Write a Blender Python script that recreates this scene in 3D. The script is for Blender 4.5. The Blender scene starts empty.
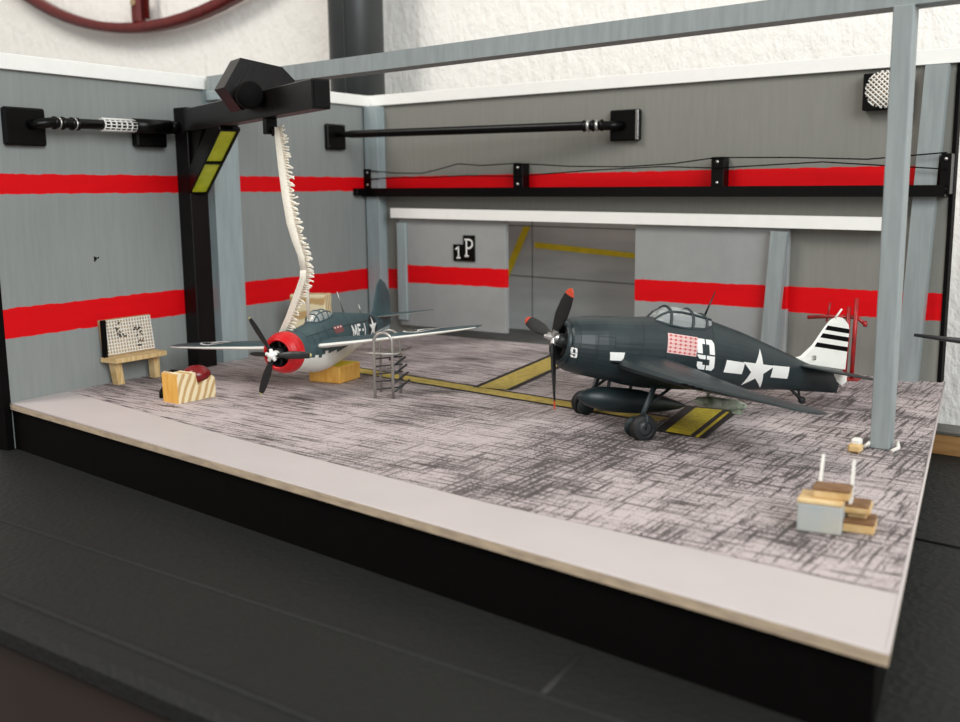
import bpy, bmesh, math, random
from mathutils import Vector, Matrix
from mathutils.bvhtree import BVHTree
from mathutils.geometry import tessellate_polygon
random.seed(7)
S = 0.01                      # every length below is in centimetres
COL = bpy.context.scene.collection
PI = math.pi

# ------------------------------------------------------------------ materials
def lin(c):
    return tuple(((v/255)/12.92 if v/255 <= .04045 else ((v/255+.055)/1.055)**2.4) for v in c)
def new_mat(name):
    m = bpy.data.materials.new(name); m.use_nodes = True
    nt = m.node_tree; b = nt.nodes['Principled BSDF']
    return m, nt, b
def N(nt, t, **kw):
    n = nt.nodes.new(t)
    for k, v in kw.items():
        if k in n.inputs.keys(): n.inputs[k].default_value = v
        else: setattr(n, k, v)
    return n
def math_n(nt, op, a, b=None, c=None):
    n = nt.nodes.new('ShaderNodeMath'); n.operation = op
    for i, v in enumerate((a, b, c)):
        if v is None: continue
        if isinstance(v, (int, float)): n.inputs[i].default_value = v
        else: nt.links.new(v, n.inputs[i])
    return n.outputs[0]
def mixc(nt, f, a, b):
    n = nt.nodes.new('ShaderNodeMix'); n.data_type = 'RGBA'
    for s, v in ((n.inputs[0], f), (n.inputs[6], a), (n.inputs[7], b)):
        if isinstance(v, (int, float)): s.default_value = v
        elif isinstance(v, tuple): s.default_value = (*v[:3], 1)
        else: nt.links.new(v, s)
    return n.outputs[2]
def coords(nt, scale=(1, 1, 1), rot=(0, 0, 0)):
    tc = nt.nodes.new('ShaderNodeTexCoord'); mp = nt.nodes.new('ShaderNodeMapping')
    mp.inputs['Scale'].default_value = tuple(s/S for s in scale); mp.inputs['Rotation'].default_value = rot
    nt.links.new(tc.outputs['Object'], mp.inputs[0]); return mp.outputs[0]
def noise(nt, vec, scale=1, detail=3, rough=.5):
    n = nt.nodes.new('ShaderNodeTexNoise'); n.inputs['Scale'].default_value = scale
    n.inputs['Detail'].default_value = detail; n.inputs['Roughness'].default_value = rough
    nt.links.new(vec, n.inputs['Vector']); return n.outputs['Fac']
def ramp(nt, f, lo, hi):
    n = nt.nodes.new('ShaderNodeMapRange'); n.clamp = True
    n.inputs['From Min'].default_value = lo; n.inputs['From Max'].default_value = hi
    nt.links.new(f, n.inputs['Value']); return n.outputs[0]
def bump(nt, b, h, strength=.2, dist=.02):
    n = nt.nodes.new('ShaderNodeBump'); n.inputs['Strength'].default_value = strength
    n.inputs['Distance'].default_value = dist*S
    nt.links.new(h, n.inputs['Height']); nt.links.new(n.outputs[0], b.inputs['Normal'])
def mat(name, rgb, rough=.5, metal=0, var=.12, vscale=(1.2, 1.2, 1.2), bmp=0, bscale=6, spec=.5, rgb2=None):
    m, nt, b = new_mat(name); c = lin(rgb)
    b.inputs['Roughness'].default_value = rough; b.inputs['Metallic'].default_value = metal
    b.inputs['Specular IOR Level'].default_value = spec
    n = noise(nt, coords(nt, vscale), 1, 4)
    d = lin(rgb2) if rgb2 else tuple(v*(1-var) for v in c)
    nt.links.new(mixc(nt, ramp(nt, n, .35, .65), c, d), b.inputs['Base Color'])
    if bmp: bump(nt, b, noise(nt, coords(nt), bscale, 3), bmp)
    return m

RED = (220, 0, 14)
def wall_paint(name, base, stripes, streak=(3, 3, .25)):
    """grey brushed paint with hand painted red bands at real heights"""
    m, nt, b = new_mat(name); b.inputs['Roughness'].default_value = .6; b.inputs['Specular IOR Level'].default_value = .2
    g = lin(base)
    n = noise(nt, coords(nt, streak), 1, 4, .6); n2 = noise(nt, coords(nt, (.12, .12, .12)), 1, 3)
    f = math_n(nt, 'ADD', math_n(nt, 'MULTIPLY', n, .6), math_n(nt, 'MULTIPLY', n2, .4))
    col = mixc(nt, ramp(nt, f, .35, .65), tuple(v*.93 for v in g), tuple(min(1, v*1.06) for v in g))
    tc = nt.nodes.new('ShaderNodeTexCoord'); sp = nt.nodes.new('ShaderNodeSeparateXYZ')
    nt.links.new(tc.outputs['Object'], sp.inputs[0])
    wob = noise(nt, coords(nt, (.9, .9, .9)), 1, 4, .65)
    z = math_n(nt, 'ADD', math_n(nt, 'DIVIDE', sp.outputs[2], S), math_n(nt, 'MULTIPLY', math_n(nt, 'SUBTRACT', wob, .5), .28))
    for lo, hi in stripes:
        inb = math_n(nt, 'MULTIPLY', ramp(nt, math_n(nt, 'SUBTRACT', z, lo), -.02, .02), ramp(nt, math_n(nt, 'SUBTRACT', hi, z), -.02, .02))
        rn = noise(nt, coords(nt, (.25, .25, 1.5)), 1, 3)
        red = mixc(nt, rn, lin(RED), lin((202, 0, 10)))
        col = mixc(nt, inb, col, red)
    nt.links.new(col, b.inputs['Base Color'])
    w = noise(nt, coords(nt, (5, 5, .15)), 1, 2)
    bump(nt, b, w, .35, .03)
    return m

M = {}
M['wall_l'] = wall_paint('left_wall_paint', (137, 141, 139), [(4.1, 6.0), (13.15, 14.4)])
M['wall_b'] = wall_paint('back_wall_paint', (130, 129, 122), [(4.15, 6.0), (13.0, 14.4)])
M['door'] = wall_paint('door_paint', (149, 151, 150), [(4.85, 6.45)], streak=(.6, .6, .6))
M['door2'] = wall_paint('right_door_paint', (149, 151, 150), [(4.42, 6.08)], streak=(.6, .6, .6))
M['pillar'] = mat('pale_blue_grey_paint', (156, 168, 170), .5, var=.14, vscale=(2, 2, .3), bmp=.3, bscale=4)
M['post'] = mat('grey_post_paint', (146, 154, 154), .45, var=.16, vscale=(3, 3, .3), bmp=.3, bscale=3)
M['wtrim'] = mat('white_plastic_trim', (244, 243, 238), .4, var=.03)
M['black'] = mat('black_gloss_paint', (8, 7, 7), .3, var=.4, bmp=.25, bscale=3, spec=.18)
M['blackm'] = mat('black_matt_board', (6, 4, 4), .7, var=.3, spec=.1)
M['crane'] = mat('crane_black_paint', (19, 15, 15), .33, var=.35, bmp=.3, bscale=4, spec=.25)
M['chrome'] = mat('bare_metal', (190, 188, 184), .25, 1.0, var=.1)
M['silver'] = mat('silver_paint', (188, 186, 182), .35, .8, var=.1)
M['ladder'] = mat('dull_wire', (186, 182, 176), .3, .7, var=.2)
M['lace'] = mat('cream_gauze', (246, 238, 222), .8, var=.1, vscale=(6, 6, 6))
M['white'] = mat('white_decal', (238, 238, 234), .5, var=.03)
M['mesh_white'] = mat('white_mesh_tape', (232, 230, 224), .6, var=.05)
M['wood'] = mat('pale_softwood', (222, 196, 148), .65, rgb2=(196, 158, 100), vscale=(.6, 6, 1.0), bmp=.3)
M['wood_o'] = mat('orange_end_grain', (238, 186, 96), .6, rgb2=(224, 162, 66), vscale=(3, 3, .8))
M['wood_y'] = mat('yellow_painted_wood', (222, 208, 30), .6, rgb2=(226, 190, 50), vscale=(1.5, 1.5, 1.5))
M['wood_br'] = mat('brown_stained_wood', (140, 104, 68), .6, rgb2=(112, 78, 48), vscale=(1, 5, 1))
M['tan'] = mat('tan_card', (176, 152, 116), .75, rgb2=(150, 124, 90))
M['ledge'] = mat('ledge_wood', (176, 134, 84), .55, rgb2=(150, 108, 62), vscale=(.3, 2, 2))
M['ledge_g'] = mat('ledge_grey_top', (96, 94, 88), .6)
M['lens'] = mat('yellow_green_lens', (232, 238, 60), .35, rgb2=(206, 218, 36), vscale=(.8, .8, .8))
M['pipe'] = mat('stove_pipe_paint', (42, 46, 46), .42, var=.2, vscale=(.3, .3, .3), bmp=.2, bscale=8)
M['hoop'] = mat('dark_red_iron', (104, 26, 22), .4, var=.3)
M['sea'] = mat('sea_blue_paint', (34, 47, 50), .42, rgb2=(28, 39, 43), vscale=(.7, .7, .7))
M['slate'] = mat('slate_blue_grey_paint', (62, 84, 88), .5, rgb2=(50, 71, 76), vscale=(.7, .7, .7))
M['panel'] = mat('panel_line', (16, 22, 24), .6)
M['under'] = mat('insignia_white_paint', (232, 230, 222), .5, var=.06)
M['cowlred'] = mat('red_cowl_paint', (206, 14, 22), .35, var=.12)
M['tyre'] = mat('rubber', (24, 24, 25), .6, var=.2)
M['hub'] = mat('dark_wheel_hub', (46, 48, 50), .4, var=.2)
M['tiporange'] = mat('orange_red_tip', (206, 74, 42), .5)
M['blade'] = mat('black_blade', (20, 20, 21), .4, var=.2)
M['pale_tip'] = mat('pale_yellow_tip', (176, 166, 110), .5)
M['engine'] = mat('engine_dark', (12, 12, 13), .6)
M['insig'] = mat('navy_roundel', (16, 20, 27), .5)
M['flag_red'] = mat('flag_red', (200, 84, 88), .6)
M['kill'] = mat('faded_red_flag', (128, 72, 72), .6)
M['flag_pink'] = mat('flag_field', (236, 196, 190), .6)
M['bomb'] = mat('pale_green_bomb', (176, 184, 168), .5, rgb2=(84, 98, 72), vscale=(1.5, 1.5, 1.5))
M['seat_red'] = mat('dark_red_gloss', (134, 22, 26), .25, rgb2=(96, 12, 18), vscale=(1.2, 1.2, 1.2), bmp=.5, bscale=4)
M['redp'] = mat('red_plastic', (178, 26, 26), .35, rgb2=(132, 34, 34), vscale=(2, 2, 2))
M['yline'] = mat('yellow_print', (190, 168, 84), .7, rgb2=(166, 144, 66), vscale=(2, 2, 2))
M['yline2'] = mat('bright_yellow_paint', (202, 182, 34), .6, rgb2=(172, 150, 22), vscale=(3, 3, 3), bmp=.4)
M['bline'] = mat('black_print', (30, 26, 25), .7)
M['skin'] = mat('pilot_seat_grey', (120, 118, 108), .6)
M['darkint'] = mat('dark_interior', (22, 26, 22), .7)
M['post_scrap'] = mat('white_card', (226, 222, 214), .7, var=.1)
M['ghostgrey'] = mat('grey_painted_block', (160, 170, 174), .6, rgb2=(178, 176, 166), vscale=(.5, .5, .5))

m, nt, b = new_mat('striped_softwood'); b.inputs['Roughness'].default_value = .65
wv_ = nt.nodes.new('ShaderNodeTexWave'); wv_.inputs['Scale'].default_value = .62; wv_.inputs['Distortion'].default_value = 2.2; wv_.inputs['Detail'].default_value = 2; wv_.bands_direction = 'Y'
nt.links.new(coords(nt, (1, 1, 1), (.42, 0, 0)), wv_.inputs['Vector'])
nt.links.new(mixc(nt, ramp(nt, wv_.outputs['Fac'], .2, .6), lin((196, 160, 108)), lin((236, 220, 180))), b.inputs['Base Color'])
M['wood_s'] = m
# glass
m, nt, b = new_mat('canopy_glass'); b.inputs['Base Color'].default_value = (.85, .9, .88, 1)
b.inputs['Roughness'].default_value = .12; b.inputs['Alpha'].default_value = .32; b.inputs['Specular IOR Level'].default_value = .8
M['glass'] = m
# printed floor paper : warm pale grey with dark cross woven scratches
m, nt, b = new_mat('floor_paper'); b.inputs['Roughness'].default_value = .75
c = coords(nt)
ha = noise(nt, coords(nt, (.30, 6.0, 1), (0, 0, .10)), 1, 4, .55); hb = noise(nt, coords(nt, (5.2, .30, 1), (0, 0, .10)), 1, 4, .55)
fine = noise(nt, coords(nt, (9, 9, 1)), 1, 2); big = noise(nt, coords(nt, (.14, .14, 1)), 1, 3)
bigs = math_n(nt, 'MULTIPLY', math_n(nt, 'SUBTRACT', big, .5), .36)
fn = math_n(nt, 'MULTIPLY', math_n(nt, 'SUBTRACT', fine, .5), .34)
A = ramp(nt, math_n(nt, 'ADD', math_n(nt, 'ADD', ha, bigs), fn), .52, .57)
B = ramp(nt, math_n(nt, 'ADD', math_n(nt, 'ADD', hb, bigs), fn), .53, .58)
tx = nt.nodes.new('ShaderNodeTexCoord'); sp = nt.nodes.new('ShaderNodeSeparateXYZ'); nt.links.new(tx.outputs['Object'], sp.inputs[0])
# the left half of the print is mostly streaks one way, the right half is cross hatched
xw = ramp(nt, math_n(nt, 'DIVIDE', sp.outputs[0], S), 18, 40)
B = math_n(nt, 'MULTIPLY', B, math_n(nt, 'ADD', math_n(nt, 'MULTIPLY', xw, .8), .2))
la = noise(nt, coords(nt, (.035, 1.5, 1), (0, 0, .10)), 1, 2); lb = noise(nt, coords(nt, (1.5, .035, 1), (0, 0, .06)), 1, 2)
gap = ramp(nt, noise(nt, coords(nt, (.5, .5, 1)), 1, 3), .42, .5)
def thin(v): return math_n(nt, 'SUBTRACT', 1.0, ramp(nt, math_n(nt, 'ABSOLUTE', math_n(nt, 'SUBTRACT', v, .5)), .004, .011))
LN = math_n(nt, 'MULTIPLY', math_n(nt, 'MULTIPLY', math_n(nt, 'MAXIMUM', thin(la), math_n(nt, 'MULTIPLY', thin(lb), xw)), gap), .85)
grit = ramp(nt, math_n(nt, 'ADD', noise(nt, coords(nt, (14, 14, 1)), 1, 2), math_n(nt, 'MULTIPLY', bigs, 1.2)), .56, .66)
ink = math_n(nt, 'MULTIPLY', math_n(nt, 'MAXIMUM', math_n(nt, 'MAXIMUM', math_n(nt, 'MAXIMUM', A, B), LN), math_n(nt, 'MULTIPLY', grit, .42)), .9)
paper = mixc(nt, big, lin((198, 185, 184)), lin((182, 170, 170)))
nt.links.new(mixc(nt, ink, paper, lin((46, 40, 38))), b.inputs['Base Color'])
M['paper'] = m
M['board'] = mat('pale_board_paint', (196, 187, 185), .5, var=.05, vscale=(.3, .3, .3))
M['board_edge'] = mat('raw_board_edge', (196, 176, 150), .8, rgb2=(168, 150, 130), vscale=(1, 1, 4), bmp=.5)
# stucco room wall
m, nt, b = new_mat('white_stucco'); b.inputs['Roughness'].default_value = .9
nt.links.new(mixc(nt, noise(nt, coords(nt, (.06, .06, .06)), 1, 3), lin((252, 250, 244)), lin((248, 246, 240))), b.inputs['Base Color'])
bump(nt, b, noise(nt, coords(nt, (.8, .8, .45)), 1, 5, .65), .9, .38)
M['stucco'] = m
# table
m, nt, b = new_mat('dark_textured_mat'); b.inputs['Roughness'].default_value = .6; b.inputs['Specular IOR Level'].default_value = .2
nt.links.new(mixc(nt, noise(nt, coords(nt, (.1, .1, .1)), 1, 3), lin((28, 29, 28)), lin((35, 35, 33))), b.inputs['Base Color'])
v = nt.nodes.new('ShaderNodeTexVoronoi'); v.inputs['Scale'].default_value = 3.2; nt.links.new(coords(nt), v.inputs['Vector'])
bump(nt, b, v.outputs['Distance'], .5, .06)
M['table'] = m
M['table_g'] = mat('dark_groove', (30, 30, 29), .7)
M['ground'] = mat('dark_brown_floor', (52, 38, 32), .6, var=.3, vscale=(.05, .3, .1))
# opening print
m, nt, b = new_mat('corridor_print'); b.inputs['Roughness'].default_value = .6
nt.links.new(mixc(nt, ramp(nt, noise(nt, coords(nt, (.1, 1, .5)), 1, 4), .3, .7), lin((176, 184, 184)), lin((205, 210, 208))), b.inputs['Base Color'])
M['corr'] = m
M['seam'] = mat('faint_seam', (122, 128, 128), .7)
M['ywall'] = mat('yellow_wall_line', (236, 214, 40), .6, rgb2=(222, 200, 30))
M['thresh'] = mat('dark_grey_threshold', (88, 88, 86), .6, var=.3)

# ------------------------------------------------------------------ mesh helpers
class MB:
    """collects faces (in cm) with a material each, then becomes one mesh object"""
    def __init__(s): s.v = []; s.f = []; s.m = []; s.sm = []; s.mats = []
    def mi(s, m):
        m = M[m] if isinstance(m, str) else m
        if m not in s.mats: s.mats.append(m)
        return s.mats.index(m)
    def add(s, vs, fs, m, smooth=False, X=None):
        b = len(s.v); k = s.mi(m)
        s.v += [(X @ Vector(p)) if X else Vector(p) for p in vs]
        for f in fs: s.f.append(tuple(b+i for i in f)); s.m.append(k); s.sm.append(smooth)
    def box(s, lo, hi, m, X=None, bev=0.04):
        bm = bmesh.new(); bmesh.ops.create_cube(bm, size=1)
        d = [hi[i]-lo[i] for i in range(3)]
        for v in bm.verts: v.co = Vector([(lo[i]+hi[i])/2+v.co[i]*d[i] for i in range(3)])
        bb = min(bev, min(abs(x) for x in d)*.3)
        if bb > 0: bmesh.ops.bevel(bm, geom=bm.edges[:]+bm.verts[:], offset=bb, segments=1, affect='EDGES')
        s.bm(bm, m, X)
    def bm(s, bm, m, X=None, smooth=False):
        bm.verts.index_update()
        s.add([v.co.copy() for v in bm.verts], [[v.index for v in f.verts] for f in bm.faces], m, smooth, X); bm.free()
    def tube(s, pts, r, m, n=12, X=None, cap=True):
        pts = [Vector(p) for p in pts]; rs = r if isinstance(r, (list, tuple)) else [r]*len(pts)
        up = Vector((0, 0, 1)); t0 = (pts[1]-pts[0]).normalized()
        if abs(t0.dot(up)) > .95: up = Vector((1, 0, 0))
        a = t0.cross(up).normalized(); vs = []
        for i, p in enumerate(pts):
            t = (pts[min(i+1, len(pts)-1)]-pts[max(i-1, 0)]).normalized()
            a = (a-t*a.dot(t)).normalized(); c = t.cross(a)
            vs += [p+rs[i]*(math.cos(2*PI*k/n)*a+math.sin(2*PI*k/n)*c) for k in range(n)]
        fs = [(i*n+k, i*n+(k+1) % n, (i+1)*n+(k+1) % n, (i+1)*n+k) for i in range(len(pts)-1) for k in range(n)]
        s.add(vs, fs, m, True, X)
        if cap: s.add(vs, [tuple(range(n))[::-1], tuple(range((len(pts)-1)*n, len(pts)*n))], m, False, X)
    def lathe(s, prof, m, origin=(0, 0, 0), axis=(1, 0, 0), n=32, X=None, smooth=True):
        ax = Vector(axis).normalized(); o = Vector(origin)
        u = ax.cross(Vector((0, 0, 1)) if abs(ax.z) < .9 else Vector((1, 0, 0))).normalized(); w = ax.cross(u)
        vs = [o+ax*h+max(r, 1e-4)*(math.cos(2*PI*k/n)*u+math.sin(2*PI*k/n)*w) for h, r in prof for k in range(n)]
        fs = [(i*n+k, i*n+(k+1) % n, (i+1)*n+(k+1) % n, (i+1)*n+k) for i in range(len(prof)-1) for k in range(n)]
        s.add(vs, fs, m, smooth, X)
    def prism(s, poly, lo, hi, m, f=lambda a, b, h: (a, b, h), X=None):
        n = len(poly); vs = [f(a, b, lo) for a, b in poly]+[f(a, b, hi) for a, b in poly]
        fs = [tuple(range(n))[::-1], tuple(range(n, 2*n))]+[(i, (i+1) % n, n+(i+1) % n, n+i) for i in range(n)]
        s.add(vs, fs, m, False, X)
    def build(s, name, parent=None, T=None, fixn=True):
        me = bpy.data.meshes.new(name)
        me.from_pydata([((T @ v) if T else v)*S for v in s.v], [], s.f)
        for mm in s.mats: me.materials.append(mm)
        me.polygons.foreach_set('material_index', s.m); me.polygons.foreach_set('use_smooth', s.sm)
        if fixn:
            bm = bmesh.new(); bm.from_mesh(me); bmesh.ops.remove_doubles(bm, verts=bm.verts, dist=1e-7)
            bmesh.ops.recalc_face_normals(bm, faces=bm.faces); bm.to_mesh(me); bm.free()
        me.update()
        o = bpy.data.objects.new(name, me); COL.objects.link(o)
        if parent: o.parent = parent
        return o
def thing(name, label, cat, loc=(0, 0, 0), rot=None, group=None):
    o = bpy.data.objects.new(name, None); COL.objects.link(o); o.empty_display_size = .01
    o.location = Vector(loc)*S
    if rot is not None: o.rotation_euler = rot
    o['label'] = label; o['category'] = cat
    if group: o['group'] = group
    return o
def tag(o, label, cat, group=None):
    o['label'] = label; o['category'] = cat
    if group: o['group'] = group
    return o
def struct(o, label=None, cat=None):
    o['kind'] = 'structure'
    if label: o['label'] = label
    if cat: o['category'] = cat
    return o
def one(f, name, label, cat):            # a thing made of a single mesh
    b = MB(); f(b); return tag(b.build(name), label, cat)
def copy_tree(o, parent=None):
    c = o.copy(); COL.objects.link(c); c.parent = parent
    for ch in [x for x in bpy.data.objects if x.parent == o]: copy_tree(ch, c)
    return c
def rz(a): return Matrix.Rotation(a, 4, 'Z')
WA = math.atan2(.0661, .9978)             # the left wall is a little out of square
WL = rz(WA)                               # local x = off the left wall, local y = towards the corner

# ------------------------------------------------------------------ setting
def sbox(name, lo, hi, m, label, cat, X=None, bev=.03):
    b = MB(); b.box(lo, hi, m, X, bev); return struct(b.build(name), label, cat)
FL = (2.5, -38.2); FR = (57.6, -44.05); BR = (50.3, 0.9); BL = (-.9, .9)
b = MB()
poly = [FL, FR, BR, (50.3, 7), (1, 7), BL, (1.6, -38.2)]
b.prism([FL, FR, BR, BL], -.38, 0, 'board')
o = b.build('floor')
# raw edge on the rim faces
o.data.materials.append(M['board_edge'])
for p in o.data.polygons:
    if abs(p.normal.z) < .5: p.material_index = 1
struct(o, 'pale painted board floor of the hangar model', 'floor')
b = MB()                                             # rounded white lip on front and right edge
b.tube([(2.4, -38.15, -.02), (57.55, -43.98, -.02)], .05, 'board', 8); b.tube([(57.55, -43.98, -.02), (50.35, .5, -.02)], .06, 'board', 8)
struct(b.build('trim_1'), 'thin pale rounded rim along the board edge', 'trim')
b = MB()
b.prism([(2.45, -38.0), (57.2, -43.8), (50.0, .8), (-.7, .8)], -3.0, -.38, 'blackm')
struct(b.build('trim_2'), 'black plinth under the hangar floor', 'trim')
b = MB()
b.prism([(2.18, -33.75), (14, -35.4), (22.6, -36.7), (39.8, -38.6), (56.75, -39.35), (50.35, -.02), (40, -.02), (40, .5), (4, .5), (4, -.02), (0.02, -.02)], .012, .03, 'paper')
struct(b.build('floor.001'), 'grey printed paper covering most of the hangar floor', 'floor')
b = MB(); b.prism([(-.8, 0.8), (44, 0.8), (44, 9.), (-.8, 9.)], -.3, .015, 'thresh')
struct(b.build('floor.002'), 'dark grey floor strip inside the doorway', 'floor')
# painted guide lines on the floor
def line(name, a, c, w, m, zz, label, edge=.32):
    a = Vector((*a, 0)); c = Vector((*c, 0)); d = (c-a).normalized(); p = Vector((-d.y, d.x, 0))
    b = MB(); q = lambda hw, z0, z1, mm: b.add([a-p*hw+Vector((0,0,z1)), c-p*hw+Vector((0,0,z1)), c+p*hw+Vector((0,0,z1)), a+p*hw+Vector((0,0,z1))], [(0, 1, 2, 3)], mm)
    q(w/2, 0, zz, 'bline'); q(w/2-edge, 0, zz+.01, m)
    return tag(b.build(name), label, 'floor line')
line('floor_line', (9.2, -16.9), (39.5, -20.35), 1.95, 'yline', .042, 'long yellow floor line with black edges running along the hangar behind both aircraft')
line('floor_line', (26.0, -18.0), (23.0, -2.2), 2.9, 'yline', .066, 'yellow branch line with black edges heading for the open doorway', .42)
b = MB()
b.add([(40.3, -23.2, .09), (43.3, -23.4, .09), (42.3, -15.9, .09), (39.1, -16.2, .09)], [(0, 1, 2, 3)], 'bline')
b.add([(40.9, -23.05, .1), (42.4, -23.2, .1), (41.4, -16.3, .1), (39.8, -16.5, .1)], [(0, 1, 2, 3)], 'yline2')
b.add([(42.75, -23.4, .1), (42.95, -23.4, .1), (41.9, -16.1, .1), (41.7, -16.1, .1)], [(0, 1, 2, 3)], 'yline2')
tag(b.build('floor_line'), 'short wide bright yellow patch with black edges under the dark blue fighter', 'floor line')

# walls
b = MB(); b.box((-.8, -38.2, -3), (0, 0.8, 20.75), 'wall_l', WL, .02); struct(b.build('wall_left'), 'grey left hangar wall with two red bands', 'wall')
b = MB()
for lo, hi in (((-.05, 0, 0), (4.2, .8, 20.75)), ((4.2, 0, 10.9), (39.6, .8, 20.75)), ((39.6, 0, 0), (50, .8, 20.75))): b.box(lo, hi, 'wall_b', bev=0)
struct(b.build('wall_back'), 'grey back hangar wall with red bands and a wide doorway', 'wall')
b = MB()
b.box((-6, 8.0, 0), (44, 8.3, 11.6), 'corr', bev=0)
b.box((12.62, 7.98, 0), (12.72, 8.0, 11.0), 'seam', bev=0); b.prism([(-5, 5.35), (44, 4.35), (44, 4.47), (-5, 5.47)], 7.98, 8.0, 'seam', lambda a, z, y: (a, y, z))
b.prism([(-5, 10.0), (44, 9.2), (44, 9.3), (-5, 10.1)], 7.98, 8.0, 'seam', lambda a, z, y: (a, y, z))
b.add([(8.6, 7.95, 3.6), (9.4, 7.95, 3.6), (12.5, 7.95, 9.7), (11.7, 7.95, 9.7)], [(0, 1, 2, 3)], 'ywall')
b.add([(12.95, 7.95, 7.75), (26, 7.95, 6.9), (26, 7.95, 7.35), (12.95, 7.95, 8.3)], [(0, 1, 2, 3)], 'ywall')
struct(b.build('wall_inner'), 'grey panelled board with yellow lines seen through the doorway', 'wall')
sbox('trim_3', (-.95, -38.4, 20.75), (.3, .3, 21.7), 'wtrim', 'white cap strip along the top of the left wall', 'trim', WL)
sbox('trim_4', (-.3, -.3, 20.78), (50.4, .95, 21.72), 'wtrim', 'white cap strip along the top of the back wall', 'trim')
sbox('trim_5', (.3, -1.1, .03), (1.85, 0, 20.7), 'pillar', 'pale grey pillar in the corner of the two walls', 'pillar')
sbox('trim_6', (0, -20.45, .03), (.85, -17.75, 20.75), 'pillar', 'pale grey pillar against the left wall beside the crane', 'pillar', WL)
b = MB(); b.prism([(47.45, .03), (48.8, .03), (49.6, 20.7), (48.2, 20.7)], -.85, 0, 'post', lambda a, z, y: (a, y, z)); struct(b.build('trim_7'), 'grey pillar at the right end of the back wall', 'pillar')
sbox('trim_8', (49.95, -.1, -.3), (50.2, .9, 20.75), 'blackm', 'black upright edge at the right end of the back wall', 'trim')
sbox('trim_9', (-.85, -38.75, -3), (.1, -38.2, 20.7), 'blackm', 'black front edge of the left wall', 'trim', WL)
# header over the doors
b = MB(); b.prism([(3.15, 10.72), (46.6, 10.12), (46.6, 11.0), (3.15, 11.58)], -1.05, -.02, 'wtrim', lambda a, z, y: (a, y, z))
tag(b.build('door_track'), 'long white horizontal strip above the sliding doors', 'rail')
# doors (pieces of the room)
d = thing('door_1', 'left sliding door, grey with red band and the sign on it', 'door', (9.7, -.35, .55)); struct(d)
b = MB(); b.box((3.75, -.6, .9), (15.45, -.12, 10.75), 'door'); b.build('panel', d, Matrix.Translation((-9.7, .35, -.55)))
d.location = Vector((9.7, -.35, .55))*S
b = MB(); b.box((3.65, -.85, 1.4), (4.7, -.6, 10.25), 'pillar'); b.build('edge_batten', d, Matrix.Translation((-9.7, .35, -.55)))
d2 = thing('door_2', 'right sliding door, grey with red band, behind the dark blue fighter', 'door', (33.8, -.35, .55)); struct(d2)
T = Matrix.Translation((-33.8, .35, -.55))
b = MB(); b.box((27.6, -.6, .7), (39.7, -.12, 10.6), 'door2'); b.build('panel', d2, T)
b = MB(); b.prism([(38.05, .9), (39.1, .9), (39.75, 9.95), (38.55, 10.0)], -1.15, -.6, 'post', lambda a, z, y: (a, y, z)); b.build('edge_batten', d2, T)
# the painted stripe uses object space, so keep panel meshes in world heights
for dd, dz in ((d, .55), (d2, .55)):
    for ch in bpy.data.objects:
        if ch.parent == dd:
            for v in ch.data.vertices: v.co.z += dz*S
            ch.location.z = -dz*S

# sign tiles
def glyph_strokes(b, segs, w, m, to):      # polyline strokes as flat quads
    for (a, c) in segs:
        a = Vector((*a, 0)); c = Vector((*c, 0)); t = (c-a).normalized(); p = Vector((-t.y, t.x, 0))*w/2
        b.add([to(*(q.xy)) for q in (a-p, c-p, c+p, a+p)], [(0, 1, 2, 3)], m)
sg = thing('sign_tile', 'small black tile with a white 1 on the left door', 'sign', (10.3, -.7, 7.6))
T = Matrix.Translation((-10.3, .7, -7.6))
b = MB(); b.box((9.98, -.72, 7.0), (11.02, -.6, 8.45), 'black', bev=.01); b.build('tile', sg, T)
b = MB(); to = lambda x, z: (9.95+x, -.735, 7.1+z)
glyph_strokes(b, [((.62, .15), (.62, 1.15)), ((.3, .9), (.62, 1.15)), ((.4, .18), (.84, .18))], .13, 'white', to); b.build('numeral', sg, T, False)
sg = thing('sign_tile', 'small black tile with a white serif letter P on the left door', 'sign', (11.5, -.7, 8))
T = Matrix.Translation((-11.5, .7, -8))
b = MB(); b.box((11.08, -.74, 7.0), (12.28, -.6, 9.25), 'black', bev=.01); b.build('tile', sg, T)
b = MB(); to = lambda x, z: (11.05+x, -.755, 7.35+z)
glyph_strokes(b, [((.4, .1), (.4, 1.55)), ((.2, .12), (.62, .12)), ((.2, 1.53), (.75, 1.53)), ((.75, 1.53), (1.0, 1.38)), ((1.0, 1.4), (1.02, .98)), ((1.02, 1.0), (.78, .8)), ((.8, .8), (.4, .8))], .15, 'white', to)
b.build('letter', sg, T, False)

# post and long beam
rf = thing('roof_frame', 'grey roof beam carried by a square post near the right front of the hangar', 'frame', (51.45, -20.1, 0))
T = Matrix.Translation((-51.45, 20.1, 0))
b = MB(); b.box((50.93, -20.6, .03), (51.88, -19.6, 21.42), 'post', bev=.05); b.build('post', rf, T)
b = MB(); b.prism([(2.1, 20.6), (59, 21.5), (59, 22.6), (2.1, 21.65)], -20.55, -19.05, 'post', lambda a, z, y: (a, y, z)); b.build('beam', rf, T)
b = MB(); b.box((2.0, -20.6, 19.9), (3.4, -19.0, 20.6), 'pillar'); b.build('end_block', rf, T)

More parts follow.
